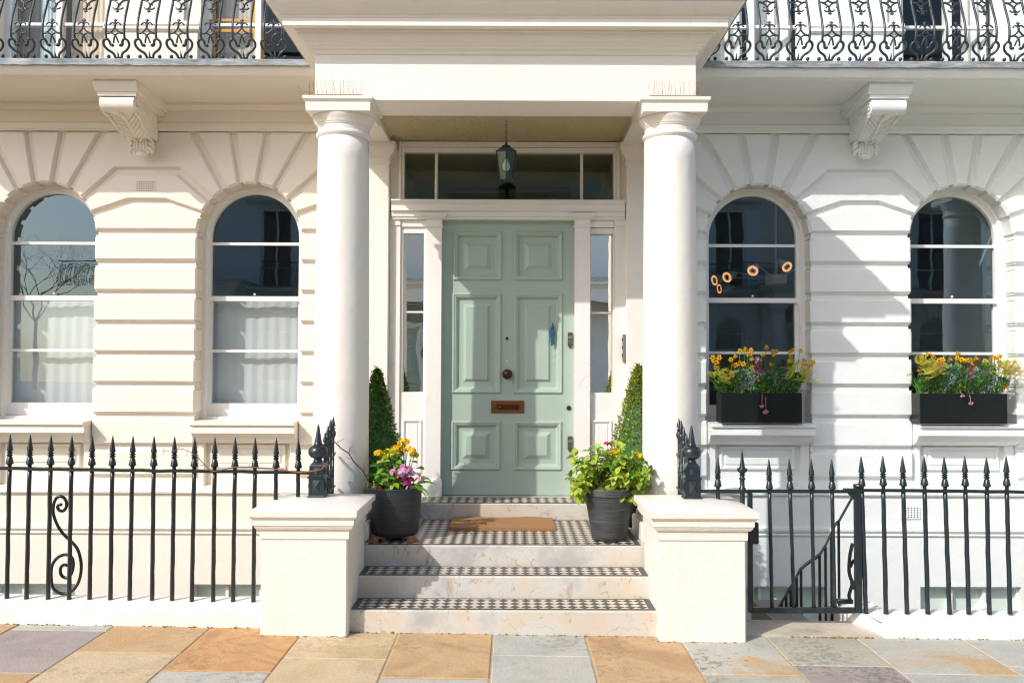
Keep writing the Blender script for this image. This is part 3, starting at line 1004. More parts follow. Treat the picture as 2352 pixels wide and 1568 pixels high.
# ------------------------------------------------------------------ the columned porch
CY = 6.84
def column(root, m, x):
    b = MB()
    prof = [(.215, .0)]
    z0, z1 = .70, 3.55
    prof = []
    for i in range(19):
        t = i / 18
        r = .2145 - .0185 * t ** 1.8
        prof.append((r, z0 + (z1 - z0) * t))
    s_ = MB(); s_.lathe(prof, (x, CY, 0), 48)
    co = s_.build('column', m, root, smooth=True)
    q = MB()
    q.lathe([(.217, .695), (.225, .70), (.228, .71), (.222, .722), (.215, .725)], (x, CY, 0), 48, caps=False)
    q.lathe([(.252, .602), (.262, .615), (.266, .64), (.262, .668), (.250, .682), (.232, .686), (.228, .696)], (x, CY, 0), 48)
    q.build('base_moulding', m, co, smooth=True)
    q = MB(); q.cbox(x - .262, x + .262, CY - .262, CY + .262, .462, .604, .012)
    q.build('column_plinth', m, co)
    q = MB()
    q.lathe([(.196, 3.535), (.206, 3.545), (.2135, 3.558), (.2105, 3.574), (.202, 3.580), (.1985, 3.583), (.1985, 3.622), (.207, 3.628), (.207, 3.636), (.214, 3.640), (.216, 3.65), (.228, 3.668), (.238, 3.690), (.240, 3.701), (.10, 3.703)], (x, CY, 0), 48, caps=False)
    q.build('capital', m, co, angle=35)
    q = MB()
    q.square([(.243, 3.7025), (.246, 3.768), (.252, 3.775), (.256, 3.783), (.264, 3.787), (.266, 3.812), (.20, 3.822)], (x, CY, 0))
    q.build('abacus', m, co)
    return co

def porch(root, m, pc, detail=True):
    xl, xr = pc - 1.277, pc + 1.277
    column(root, m, xl); column(root, m, xr)
    X0, X1, Y0, YE = pc - 1.4615, pc + 1.4415, 6.64, 8.32
    e = MB()
    zs, zt = 3.795, 4.33
    e.box(X0, X1, Y0, 7.05, zs, zt)
    e.box(X0, X0 + .40, 7.05, YE, zs, zt)
    e.box(X1 - .40, X1, 7.05, YE, zs, zt)
    e.build('entablature', m, root)
    c_ = MB()
    prof = [(0.0, 4.140), (.012, 4.146), (.018, 4.158), (.020, 4.17), (.038, 4.178), (.050, 4.196), (.060, 4.200), (.064, 4.216), (.085, 4.232), (.108, 4.262), (.112, 4.276), (.125, 4.279), (.128, 4.293), (.200, 4.291), (.201, 4.346), (.208, 4.350), (.214, 4.362), (.224, 4.366), (.236, 4.380), (.262, 4.400), (.292, 4.425), (.300, 4.438), (.302, 4.462)]
    c_.sweepu(prof, X0, X1, Y0, YE)
    c_.build('cornice_moulding', m, root, angle=32)
    l_ = MB()
    l_.sweepu([(.303, 4.452), (.318, 4.450), (.320, 4.475), (.30, 4.482), (-.3, 4.50)], X0, X1, Y0, YE)
    l_.sheet([(X0 + .2, 6.8, 4.495), (X1 - .2, 6.8, 4.495), (X1 - .2, YE, 4.495), (X0 + .2, YE, 4.495)])
    l_.build('lead_roof', MT['lead'], root)
    c2 = MB(); c2.box(X0 + .39, X1 - .39, 7.04, 8.1, 3.84, 3.9)
    c2.build('porch_ceiling', MT['stipple'], root)
    # square responds against the house wall
    for s, xi, xo in ((-1, P(893, 520, 7.92).x, X0), (1, P(1438.5, 520, 7.92).x if detail else pc + 1.08, X1)):
        if not detail and s < 0:
            xi = pc - 1.08
        q = MB(); q.cbox(min(xi, xo), max(xi, xo), 7.92, 8.36, .45, 3.62, .006)
        pi = q.build('respond', m, root)
        q = MB()
        a, b = min(xi, xo), max(xi, xo)
        pr = [(.0, 3.60), (.010, 3.605), (.012, 3.622), (.002, 3.626), (.002, 3.66), (.012, 3.668), (.020, 3.685), (.042, 3.70), (.050, 3.728), (.052, 3.740), (.060, 3.745), (.062, 3.80), (.0, 3.803)]
        rows = [[(a - o_, 8.36, z), (a - o_, 7.92 - o_, z), (b + o_, 7.92 - o_, z), (b + o_, 8.36, z)] for o_, z in pr]
        q.grid(rows)
        q.build('respond_capital', m, pi, angle=32)
    return X0, X1

# ------------------------------------------------------------------ balcony ironwork
def belly(w):
    return .055 - .115 * math.exp(-((w - .22) / .20) ** 2) if w < .22 else .055 - .115 * math.exp(-((w - .22) / .26) ** 2)

def motif_mesh(material):
    b = MB()
    def T(pts, r, n=6):
        r = [x * 1.16 for x in r] if hasattr(r, '__len__') else r * 1.16
        b.tube([(u, belly(w), w) for u, w in pts], r, n)
    def sp(pts, k=5):
        return [(p.x, p.y) for p in catmull([(a, c, 0) for a, c in pts], k)]
    H = .694
    for s in (-1, 1):
        T([(s * .078, .140 + i * (H - .28) / 14) for i in range(15)], .0085)
        for f in (0, 1):
            def q(pts):
                return [(s * u, (H - w) if f else w) for u, w in pts]
            lyre = sp([(.026, .098), (.042, .094), (.052, .104), (.056, .124), (.068, .140), (.084, .142), (.100, .132), (.109, .114), (.106, .092), (.092, .072), (.072, .056), (.050, .044), (.036, .030), (.029, .014), (.028, .0)])
            nn = len(lyre)
            T(q(lyre), [.011] * 5 + [.0095] * (nn - 10) + [.0085] * 5)
            T(q(sp([(-.058, .184), (-.036, .190), (-.014, .181), (.003, .166), (.014, .140), (.022, .112)])), .0062)
            T(q(sp([(.068, .186), (.044, .194), (.022, .208), (.003, .232)])), .0065)
            T(q(sp([(.0, .262), (.018, .280), (.034, .276), (.044, .264)])), .0055)
            T(q([(.0, .272), (.012, .283), (.022, .276)]), .004)
            b.ball((s * .045, belly(.26), (H - .264) if f else .264), .008, 6, 4)
            b.ball((s * .037, belly(.1), (H - .097) if f else .097), .016, 7, 5, .8)
            b.ball((s * .072, belly(.18), (H - .183) if f else .183), .009, 6, 4)
            b.ball((s * .084, belly(.0) - .004, (H - .013) if f else .013), .017, 7, 5)
            T(q([(.0, .302), (.015, .302)]), .0055)
    for f in (0, 1):
        def q2(w): return (H - w) if f else w
        T([(0, q2(.225)), (0, q2(.252)), (0, q2(.268))], [.006, .009, .007])
        T([(0, q2(.27)), (0, q2(.30)), (0, q2(.318))], [.006, .0065, .0025])
        T([(0, q2(.0)), (0, q2(.02)), (0, q2(.055))], [.007, .007, .002])
        b.box(-.034, .034, belly(0) - .008, belly(0) + .008, min(q2(0), q2(.010)), max(q2(0), q2(.010)))
    return b.mesh('iron_panel', material, smooth=True)

def balcony_railing(name, label, xs, material, zb=4.412, yb=7.468):
    x0, x1 = min(xs) - .134, max(xs) + .134
    t = thing(name, (sum(xs) / len(xs), yb, zb), label, 'balcony railing', 'cast-iron balcony railings')
    me = motif_mesh(material)
    for x in xs:
        link('iron_panel', me, t, (x, yb, zb))
    b = MB()
    y = yb + belly(.69)
    b.box(x0, x1, y - .014, y + .014, zb + .692, zb + .708)
    b.build('top_rail', material, t)
    b = MB()
    b.tube([(x0, y, zb + .80), (x1, y, zb + .80)], .022, 10)
    for x in [x0 + (x1 - x0) * i / 12 for i in range(13)]:
        b.tube([(x, y, zb + .70), (x, y, zb + .80)], .008, 6)
    b.build('handrail', material, t)
    return t

def copy_tree(o, parent=None, matrix=None):
    c = o.copy(); COL.objects.link(c)
    if parent is not None:
        c.parent = parent
    for ch in o.children:
        copy_tree(ch, c)
    return c
# ------------------------------------------------------------------ the cream house with the porch
XA, XB = -4.449, -2.50
PC = -.0475
house = thing('cream_house', (-1.9, 8.3, 0), 'cream stuccoed terraced house with a columned porch and sage green panelled door', 'house', 'terraced houses of the row')
house_front(house, MT['cream'], MT['joinery'], XA, XB)
for c in (XA, XB):
    sill(house, MT['cream'], c)
    sash_window(house, MT['joinery'], c)
console(house, MT['cream'], -3.475)
balcony(house, MT['cream'], -5.6, PC - 1.43)
upper_wall(house, MT['cream'], MT['joinery'], XA, XB)
rooms(house, -5.4, -1.2)
air_brick(house, MT['cream'], P(312, 425, YB).x, P(356, 425, YB).x, P(334, 438, YB).z, P(334, 415, YB).z, YB - .009, 8, 5)
m = MB()                                    # wall between the last window and the porch, and over it
m.box(-1.527, PC - 1.45, YG - .004, 8.62, -2.35, 4.30)
m.box(-1.527, 1.36, 8.42, 8.7, 4.30, 8.5)
m.box(PC - 1.45, PC + 1.44, 8.30, 8.6, -2.35, .45)
m.build('porch_wall', MT['cream'], house)
porch(house, MT['offwhite'], PC)

# ---- door wall: fanlight, sidelights, pilasters, door
J = MT['joinery']
D0 = 8.00
def dx(x, Y=D0, y=700): return P(x, y, Y).x
def dz(y, Y=D0, x=1166): return P(x, y, Y).z
XL, XR = P(893, 700, 7.95).x, P(1438.5, 700, 7.95).x
m = MB()                                    # masonry round the joinery
m.box(XL, dx(916), D0 + .02, 8.3, .45, 3.84)
m.box(dx(1421), XR, D0 + .02, 8.3, .45, 3.84)
m.box(dx(916), dx(1421), D0 + .03, 8.3, dz(332), 3.84)
m.build('door_wall', MT['offwhite'], house)
fl = MB()                                   # fanlight frame
xa_, xb_ = dx(914), dx(1423)
zt_, zb_ = dz(326), dz(463)
fl.box(xa_, dx(919), D0 - .01, D0 + .09, zb_, zt_); fl.box(dx(919.2), dx(926), D0 + .012, D0 + .09, zb_, dz(338))
fl.box(dx(1416), xb_, D0 - .01, D0 + .09, zb_, zt_); fl.box(dx(1409.5), dx(1415.8), D0 + .012, D0 + .09, zb_, dz(338))
fl.box(xa_, xb_, D0 - .006, D0 + .085, dz(338), zt_ - .002)
fl.box(dx(919.2), dx(1415.8), D0 + .014, D0 + .088, dz(350), dz(339))
for x in (999.5, 1336.5):
    fl.prism([(dx(x - 3.6), zb_), (dx(x + 3.6), zb_), (dx(x + 3.6), dz(350)), (dx(x - 3.6), dz(350))], [(0, D0 + .08), (0, D0 + .04), (.008, D0 + .026)])
flo = fl.build('fanlight', J, house)
for a, b in ((924, 998), (1001, 1335), (1338, 1411)):
    q = MB(); q.sheet([(dx(a), D0 + .055, zb_), (dx(b), D0 + .055, zb_), (dx(b), D0 + .055, dz(348)), (dx(a), D0 + .055, dz(348))])
    q.build('pane', MT['glass_fan'], flo)
tr = MB()                                   # moulded transom over the door
zt0, zt1, zt2 = dz(463), dz(487), dz(506)
yF = 7.90
tr.sweepx([(8.1, zt0 - .001), (yF, zt0), (yF - .004, zt0 - .012), (yF + .006, zt0 - .022), (yF + .022, zt0 - .040), (yF + .030, zt0 - .046), (yF + .030, zt1 + .012), (yF + .018, zt1 + .008), (yF + .018, zt1 - .002), (yF + .045, zt1 - .012), (yF + .045, zt1 - .050), (yF + .055, zt1 - .055), (yF + .06, zt2), (8.1, zt2)], dx(896, yF), dx(1437, yF))
tr.build('transom', J, house, angle=30)
for s, (a, b) in ((-1, (978, 1013.5)), (1, (1320, 1355))):
    q = MB()
    x0, x1 = dx(a, 7.95), dx(b, 7.95)
    q.box(x0, x1, 7.95, 8.12, .603, zt2 - .001)
    po = q.build('door_pilaster', J, house)
    q = MB()
    pr = [(.0, dz(523, 7.95)), (.010, dz(522, 7.95)), (.012, dz(518.5, 7.95)), (.002, dz(518, 7.95)), (.002, dz(506, 7.95)), (.014, dz(503, 7.95)), (.036, dz(499, 7.95)), (.050, dz(496, 7.95)), (.056, dz(492, 7.95)), (.0, dz(491, 7.95))]
    q.grid([[(x0 - o_, 8.02, z), (x0 - o_, 7.95 - o_, z), (x1 + o_, 7.95 - o_, z), (x1 + o_, 8.02, z)] for o_, z in pr])
    q.build('pilaster_cap', J, po, angle=30)
    q = MB()
    zq = [dz(1142.5, 7.95), dz(1108, 7.95), dz(1104, 7.95), dz(1101, 7.95), dz(1099, 7.95)]
    q.grid([[(x0 - o_, 8.02, z), (x0 - o_, 7.95 - o_, z), (x1 + o_, 7.95 - o_, z), (x1 + o_, 8.02, z)] for o_, z in zip((.014, .014, .010, .006, 0), zq)])
    q.build('pilaster_base', J, po)
    # narrow half pilaster against the masonry
    xs0, xs1 = ((XL + .002, dx(919)) if s < 0 else (dx(1411), XR - .002))
    q = MB(); q.box(xs0, xs1, 7.985, 8.12, .603, dz(520)); q.box(xs0, xs1, 7.975, 8.12, dz(519.5), dz(501)); q.build('side_pilaster', J, house)
    # frieze between the caps
    q = MB()
    u0, u1 = (dx(919.3), x0 - .001) if s < 0 else (x1 + .001, dx(1410.7))
    q.box(u0, u1, 7.990, 8.12, dz(522), zt2 - .0015); q.sweepx([(8.0, dz(503)), (7.985, dz(502.5)), (7.965, dz(499)), (7.955, dz(496.5)), (8.0, dz(496.2))], u0, u1)
    q.build('side_frieze', J, house)
    # sidelight: frame, two panes, panel below
    g0, g1 = (925, 972.5) if s < 0 else (1357.5, 1407.5)
    f = MB()
    zgt, zgb, zbar = dz(536), dz(900.5), dz(717)
    f.box(u0, dx(g0), 8.005, 8.10, zgb, dz(523)); f.box(dx(g1), u1, 8.005, 8.10, zgb, dz(523))
    f.box(dx(g0) + .0005, dx(g1) - .0005, 8.007, 8.10, zgt, dz(523))
    f.prism([(dx(g0), zbar - .010), (dx(g1), zbar - .010), (dx(g1), zbar + .010), (dx(g0), zbar + .010)], [(0, 8.09), (0, 8.045), (.006, 8.035)])
    f.box(u0, u1, 8.003, 8.10, .603, zgb - .001)
    fo = f.build('sidelight', J, house)
    for z0, z1 in ((zgb - .003, zbar), (zbar, zgt + .003)):
        q = MB(); q.sheet([(dx(g0) - .003, 8.065, z0), (dx(g1) + .003, 8.065, z0), (dx(g1) + .003, 8.065, z1), (dx(g0) - .003, 8.065, z1)])
        q.build('pane', MT['glass_mirror'], fo)
    q = MB()
    a0, a1 = dx(g0 + 2), dx(g1 - 2)
    q.prism([(a0, dz(1086)), (a1, dz(1086)), (a1, dz(964)), (a0, dz(964))], [(0, 8.0035), (0, 7.993), (.008, 7.985), (.016, 7.988), (.026, 8.0), (.036, 8.0025), (.042, 7.996)], back=False)
    q.build('side_panel', J, fo)

# the door leaf
YD = 8.045
dr = MB()
dx0, dx1, dzt, dzb = dx(1013.2, 7.95) - .012, dx(1320, 7.95) + .012, dz(505, YD) + .01, .607
PANELS = [(1040, 1152, 532, 644), (1180, 1292, 532, 644), (1038.5, 1151, 673.5, 903), (1180, 1292, 673.5, 903), (1037.5, 1150, 967, 1079), (1179.5, 1290.5, 967, 1079)]
def ddx(x): return P(x, 800, YD).x
def ddz(y): return P(1166, y, YD).z
xs_ = [dx0, ddx(1049), ddx(1142), ddx(1189), ddx(1282), dx1]
dr.box(xs_[0], xs_[1], YD, YD + .06, dzb, dzt); dr.box(xs_[2], xs_[3], YD, YD + .06, dzb, dzt); dr.box(xs_[4], xs_[5], YD, YD + .06, dzb, dzt)
zz_ = [dzb, ddz(1070), ddz(976), ddz(894), ddz(683), ddz(635), ddz(541), dzt]
for a, b in ((0, 1), (2, 3), (4, 5), (6, 7)):
    for k in (1, 3):
        dr.box(xs_[k], xs_[k + 1], YD, YD + .06, zz_[a], zz_[b])
door = dr.build('front_door', MT['door'], house)
door['label'] = 'sage green six-panelled front door with brass furniture'
for x0, x1, y0, y1 in PANELS:
    q = MB()
    pl = [(ddx(x0), ddz(y1)), (ddx(x1), ddz(y1)), (ddx(x1), ddz(y0)), (ddx(x0), ddz(y0))]
    q.prism(pl, [(0, YD + .002), (0, YD - .006), (.006, YD - .014), (.016, YD - .015), (.024, YD - .008), (.034, YD - .006), (.044, YD + .010), (.052, YD + .020), (.060, YD + .022), (.095 if y1 - y0 < 200 else .10, YD + .022), (.108 if y1 - y0 < 200 else .112, YD + .018), (.136 if y1 - y0 < 200 else .128, YD + .002)], back=False)
    q.build('door_panel', MT['door'], door)
# door furniture
kx, kz = ddx(1165.5), ddz(859)
q = MB(); rows = []
for r, y in ((.046, 0), (.046, -.006), (.030, -.012), (.017, -.018), (.017, -.035), (.030, -.042), (.040, -.055), (.041, -.068), (.034, -.080), (.018, -.088), (.0001, -.090)):
    rows.append([(kx + r * math.cos(2 * math.pi * i / 24), YD + y, kz + r * math.sin(2 * math.pi * i / 24)) for i in range(24)])
q.grid(rows, close_u=True); q.build('door_knob', MT['brass_dk'], door, smooth=True)
q = MB(); x0, x1, z0, z1 = ddx(1128.6), ddx(1204), ddz(948), ddz(920)
q.prism([(x0, z0), (x1, z0), (x1, z1), (x0, z1)], [(0, YD), (0, YD - .010), (.004, YD - .014), (.034, YD - .012), (.038, YD - .006)], back=False)
lb = q.build('letter_plate', plain('copper_letter_plate', (.24, .095, .03), .38, .75, .08, 30, .25), house and door)
q = MB(); q.cbox(ddx(1141), ddx(1192), YD - .014, YD - .006, ddz(941), ddz(928), .003)
q.build('letter_flap', MT['brass_dk'], lb)
q = MB(); q.ball((ddx(1149), YD - .016, ddz(934.5)), .012, 10, 6, .7, 1.3, .5); q.build('flap_knob', MT['brass'], lb)
def ring_disc(c, r, depth, n=20, hole=.35):
    b = MB(); rows = []
    for rr, y in ((r, 0), (r, -depth), (r * .85, -depth * 1.4), (r * hole * 1.3, -depth * 1.3), (r * hole, -depth * .5), (.0001, -depth * .5)):
        rows.append([(c[0] + rr * math.cos(2 * math.pi * i / n), YD + y, c[1] + rr * math.sin(2 * math.pi * i / n)) for i in range(n)])
    return b.grid(rows, close_u=True)
ring_disc((ddx(1164.6), ddz(777)), .014, .006).build('spyhole', MT['brass_dk'], door)
ring_disc((ddx(1306.5), ddz(936)), .022, .008).build('latch_cylinder', MT['brass'], door)
for ya, yb in ((763, 798.5), (1001, 1036.5)):
    q = MB(); x0, x1 = ddx(1304), ddx(1315); zt, zb = ddz(ya), ddz(yb)
    q.prism([(x0, zb + .025), (x0 + .014, zb), (x1 - .014, zb), (x1, zb + .025), (x1, zt - .004), (x1 - .004, zt), (x0 + .004, zt), (x0, zt - .004)], [(0, YD), (0, YD - .012), (.003, YD - .015)], back=False)
    lo = q.build('lock_plate', MT['lockmetal'], door)
    b = MB(); cx, cz = (x0 + x1) / 2, zb + .052; rows = []
    for rr, y in ((.015, -.015), (.015, -.022), (.009, -.022), (.008, -.012), (.0001, -.012)):
        rows.append([(cx + rr * math.cos(2 * math.pi * i / 14), YD + y, cz + rr * math.sin(2 * math.pi * i / 14)) for i in range(14)])
    b.grid(rows, close_u=True); b.build('keyhole', MT['silver'], lo)
    b = MB(); b.cbox(x0 + .006, x1 - .006, YD - .018, YD - .0145, zt - .055, zt - .030, .002); b.build('maker_plate', MT['silver'], lo)
q = MB()                                     # dry-brushed sample of blue paint
n = 14; pts = []
cxp = ddx(1268.5)
for i in range(n + 1):
    t = i / n; z = ddz(797) + (ddz(740) - ddz(797)) * t
    pts.append((cxp - .022 * math.sin(math.pi * min(1, t * 1.15)) ** .6 + rnd.uniform(-.006, .006), z + rnd.uniform(-.006, .006)))
for i in range(n, -1, -1):
    t = i / n; z = ddz(797) + (ddz(738) - ddz(797)) * t
    pts.append((cxp + .022 * math.sin(math.pi * min(1, t * 1.1)) ** .6 + rnd.uniform(-.006, .006), z + rnd.uniform(-.006, .006)))
q.prism(pts, [(0, YD - .0075), (0, YD - .0092)], back=False); q.build('paint_sample', MT['bluepaint'], door)
q = MB(); q.prism([(ddx(1164.5) + .010 * math.cos(a * .7) + rnd.uniform(-.003, .003), ddz(829) + .008 * math.sin(a * .7) + rnd.uniform(-.003, .003)) for a in range(9)], [(0, YD - .0005), (0, YD - .002)], back=False)
q.build('filler_dab', MT['whitedab'], door)
q = MB(); x = P(1437, 800, 7.96).x                # entry phone on the side of the respond
q.cbox(x - .028, x - .001, 7.935, 7.985, P(1436, 830, 7.96).z, P(1436, 768, 7.96).z, .003)
q.build('entry_panel', MT['silver'], house)
q = MB()
for i in range(3):
    q.cbox(x - .033, x - .027, 7.945, 7.975, P(1436, 820 - i * 18, 7.96).z, P(1436, 812 - i * 18, 7.96).z, .002)
q.build('bell_push', MT['dark'], house)
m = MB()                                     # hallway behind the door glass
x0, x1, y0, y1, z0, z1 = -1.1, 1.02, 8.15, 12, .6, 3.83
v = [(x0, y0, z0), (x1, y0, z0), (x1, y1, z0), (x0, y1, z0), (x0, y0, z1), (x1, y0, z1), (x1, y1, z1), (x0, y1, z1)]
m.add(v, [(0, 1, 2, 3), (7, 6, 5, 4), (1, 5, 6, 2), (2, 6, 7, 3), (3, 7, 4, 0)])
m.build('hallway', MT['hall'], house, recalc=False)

# ------------------------------------------------------------------ the white house next door
XC, XD = 2.335, 4.27
house2 = thing('white_house', (3.3, 8.3, 0), 'white stuccoed terraced house with window boxes under its round-headed windows', 'house', 'terraced houses of the row')
house_front(house2, MT['white'], MT['joinery_white'], XC, XD)
for c in (XC, XD):
    sill(house2, MT['white'], c)
    sash_window(house2, MT['joinery_white'], c)
console(house2, MT['white'], 3.30)
balcony(house2, MT['white'], PC + 1.41, 5.0)
upper_wall(house2, MT['white'], MT['joinery_white'], XC, XD)
rooms(house2, 1.3, 5.2)
air_brick(house2, MT['white'], P(2066, 1176, 8.235).x, P(2112, 1176, 8.235).x, P(2090, 1191, 8.235).z, P(2090, 1162, 8.235).z, 8.225, 6, 5)
m = MB(); m.box(5.23, 8.2, YG - .004, 8.62, -2.35, 4.30); m.box(5.23, 8.2, 8.42, 8.7, 4.30, 8.5); m.build('porch_wall', MT['white'], house2)
PC2 = 6.56
porch(house2, MT['white'], PC2, detail=False)

# ------------------------------------------------------------------ the terrace across the street, seen in the glass
for k, (src, dxx, lab) in enumerate(((house, -6.6, 'cream porched house across the street, reflected in the left windows'), (house2, -6.6, 'white house across the street, reflected in the left windows'),
                                     (house, 6.6, 'cream porched house across the street, reflected in the right windows'), (house2, 6.6, 'white house across the street, reflected in the right windows'))):
    c = copy_tree(src)
    # turned to face the other way, 20 m off
    px = -src.location.x + dxx + 3.0
    c.location = (px, -3.7 - src.location.y, .0)
    c.rotation_euler = (0, 0, math.pi)
    tag(c, lab, 'house', 'terraced houses across the street')
    FAR = globals().setdefault('FAR', []); FAR.append((px, -3.7))
# ------------------------------------------------------------------ steps with clay tiles
steps = thing('front_steps', (PC, 6.2, 0), 'marble-fronted steps and landing tiled in charcoal and buff diamonds before the green door', 'steps')
SX0, SX1 = -1.075, .972
Y1, Y2, Y3, Y4 = 5.872, 6.176, 6.473, 7.563
Z1, Z2, Z3, Z4 = .154, .308, .462, .601
for (a, b, y0, y1, z0, z1) in ((SX0, SX1, Y1, Y2 + .02, -.06, Z1), (SX0, SX1, Y2, Y3 + .02, Z1 - .02, Z2), (-1.62, 1.52, Y3, Y4 + .02, Z2 - .02, Z3), (-1.13, 1.045, Y4, 8.12, Z3 - .02, Z4)):
    q = MB()
    q.cbox(a, b, y0, y1, z0, z1, .006)
    q.build('step', MT['marble'], steps)
TP = .0765                                   # diagonal of a 54 mm tile
def diamond(mt):
    b = MB(); h = TP / 2 - .0012
    b.prism([(-h, 0), (0, -h), (h, 0), (0, h)], [(0, 0), (0, -.003)], back=False)
    b.v = [(x, z, -y) for x, y, z in b.v]
    return b.mesh('tile', mt)
D_DARK, D_LIGHT = diamond(MT['tile_dark']), diamond(MT['tile_light'])
def tread(x0, x1, y0, y1, z, rows, single, yoff=.030):
    """border strips and diamonds; single tiles are parts, the rest one piece"""
    bed_ = MB(); bed_.box(x0 + .012, x1 - .012, y0 + .022, y1 - .002, z - .004, z + .0012)
    bed_.build('tile_bed', MT['tilebed'], steps)
    bw = .021
    br = MB()
    def strips(xa, xb, ya, yb, nx):
        for i in range(nx):
            br.box(xa + (xb - xa) * i / nx + .0008, xa + (xb - xa) * (i + 1) / nx - .0008, ya, yb, z + .0008, z + .0042)
    strips(x0 + .012, x1 - .012, y0 + .024, y0 + .024 + bw, 13)
    strips(x0 + .012, x1 - .012, y1 - bw - .002, y1 - .002, 13)
    for xx in (x0 + .012, x1 - .012 - .040):
        br.box(xx, xx + .040, y0 + .025 + bw, y1 - bw - .003, z + .0008, z + .0042)
    br.build('border_tiles', MT['tile_dark'], steps)
    fx0, fx1 = x0 + .054, x1 - .054
    fy0, fy1 = y0 + .025 + bw + .001, y1 - bw - .004
    n = int(round((fx1 - fx0) / TP)); px = (fx1 - fx0) / n; py = (fy1 - fy0) / rows
    kd, kl = MB(), MB()
    def put(mb, me, nm, cx, cy):
        if single:
            o = link(nm, me, steps, (cx, cy, z + .0015)); o.scale = (px / TP, py / TP, 1)
        else:
            h, v = px / 2 - .0011, py / 2 - .0011
            mb.add([(cx - h, cy, z + .0045), (cx, cy - v, z + .0045), (cx + h, cy, z + .0045), (cx, cy + v, z + .0045)], [(0, 1, 2, 3)])
    tri = MB(); trd = MB()
    for j in range(rows):
        for i in range(n):
            put(kd, D_DARK, 'dark_tile', fx0 + (i + .5) * px, fy0 + (j + .5) * py)
    for j in range(1, rows):
        for i in range(1, n):
            put(kl, D_LIGHT, 'buff_tile', fx0 + i * px, fy0 + j * py)
    zt = z + .0043
    for i in range(1, n):
        for yy, s in ((fy0, 1), (fy1, -1)):
            cx = fx0 + i * px
            tri.add([(cx - px / 2 + .0015, yy, zt), (cx + px / 2 - .0015, yy, zt), (cx, yy + s * (py / 2 - .0012), zt)], [(0, 1, 2)])
    for j in range(0, rows + 1):
        for xx, s in ((fx0, 1), (fx1, -1)):
            cy = fy0 + j * py
            a, b = max(fy0, cy - py / 2 + .0015), min(fy1, cy + py / 2 - .0015)
            tri.add([(xx, a, zt), (xx, b, zt), (xx + s * (px / 2 - .0012), cy if 0 < j < rows else (fy0 if j == 0 else fy1), zt)], [(0, 1, 2)])
    o = tri.build('edge_tiles', MT['tile_light'], steps); tag(o, kind='stuff')
    if not single:
        tag(kd.build('dark_field_tiles', MT['tile_dark'], steps), kind='stuff')
        tag(kl.build('buff_field_tiles', MT['tile_light'], steps), kind='stuff')
tread(SX0, SX1, Y1, Y2, Z1, 3, True)
tread(SX0, SX1, Y2, Y3, Z2, 3, True)
tread(-1.065, .962, Y3, Y4, Z3, 13, False)
tread(-1.10, 1.02, Y4, 7.93, Z4, 4, False)

# ------------------------------------------------------------------ gate piers
def pier(name, label, x0, x1, s):
    t = thing(name, ((x0 + x1) / 2, 6.1, gz((x0 + x1) / 2)), label, 'pier', 'rendered piers beside the steps')
    Yf, Yb = 5.77, 6.42
    g_ = gz((x0 + x1) / 2)
    b = MB(); b.cbox(x0, x1, Yf, Yb, g_ - .3, .70, .010)
    b.build('shaft', MT['pier'], t)
    b = MB()
    prof = [(.001, .640), (.008, .643), (.010, .70), (.022, .704), (.036, .722), (.038, .733), (.044, .735), (.044, .772), (.050, .776), (.062, .788), (.066, .793), (.068, .829), (.062, .833), (-.13, .862)]
    cy, hx, hy = (Yf + Yb) / 2, (x1 - x0) / 2, (Yb - Yf) / 2
    cx = (x0 + x1) / 2
    rows = [[(cx - hx - o_, cy - hy - o_, z), (cx + hx + o_, cy - hy - o_, z), (cx + hx + o_, cy + hy + o_, z), (cx - hx - o_, cy + hy + o_, z)] for o_, z in prof]
    b.grid(rows, close_u=True); k = len(b.v) - 4; b.f.append((k, k + 1, k + 2, k + 3))
    b.build('cap', MT['pier'], t, angle=30)
    return t
pier('gate_pier', 'square rendered pier left of the tiled steps under the vine-wound railing post', -1.631, -1.065, -1)
pier('gate_pier', 'square rendered pier between the steps and the basement gate', .965, 1.531, 1)

# ------------------------------------------------------------------ low walls under the railings
def low_wall(name, label, x0, x1, hf, hb, m, splay=0.0):
    t = MB(); n = max(2, int((x1 - x0) / .12))
    rows = []
    prof = [(5.93, -.25), (5.93, hf - .012), (5.94, hf), (6.06, hf + (hb - hf) * .5), (6.20, hb), (6.235, hb), (6.25, hb - .02), (6.25, -2.3)]
    for i in range(n + 1):
        x = x0 + (x1 - x0) * i / n
        e = rnd.uniform(-.003, .003); e2 = rnd.uniform(-.003, .003)
        rows.append([(x + (splay if i == 0 else 0) * (1 - (y - 5.93) / .32), y + e2 * (0 if y > 6.1 else 1), (z + gz(x) + e) if z > -.2 else z) for y, z in prof])
    t.grid(rows)
    k = len(prof)
    t.f.append(tuple(range(k))); t.f.append(tuple(n * k + i for i in reversed(range(k))))
    o = t.build(name, m, None, angle=35)
    return tag(o, label, 'low wall', 'low walls carrying the railings')
low_wall('low_wall', 'long cream painted low wall under the left-hand spiked railing', -5.6, -1.625, .104, .122, MT['kerb'])
low_wall('low_wall', 'bright white low wall under the railing right of the gate', 2.36, 5.6, .094, .112, MT['kerb_white'], .13)
q = MB(); x0, x1 = 1.525, 2.47
q.add([(x0, 5.915, gz(x0) - .04), (x1 + .02, 5.915, gz(x1) - .04), (x1 + .02, 6.24, -.3), (x0, 6.24, -.3), (x0, 5.915, gz(x0) + .018), (x1, 5.915, gz(x1) + .016), (x1, 6.24, gz(x1) + .02), (x0, 6.24, gz(x0) + .02)],
      [(3, 2, 1, 0), (4, 5, 6, 7), (0, 1, 5, 4), (1, 2, 6, 5), (2, 3, 7, 6), (3, 0, 4, 7)])
o = q.build('threshold_stone', MT['s_beige'], None); tag(o, 'worn stone threshold slab under the basement gate', 'threshold')
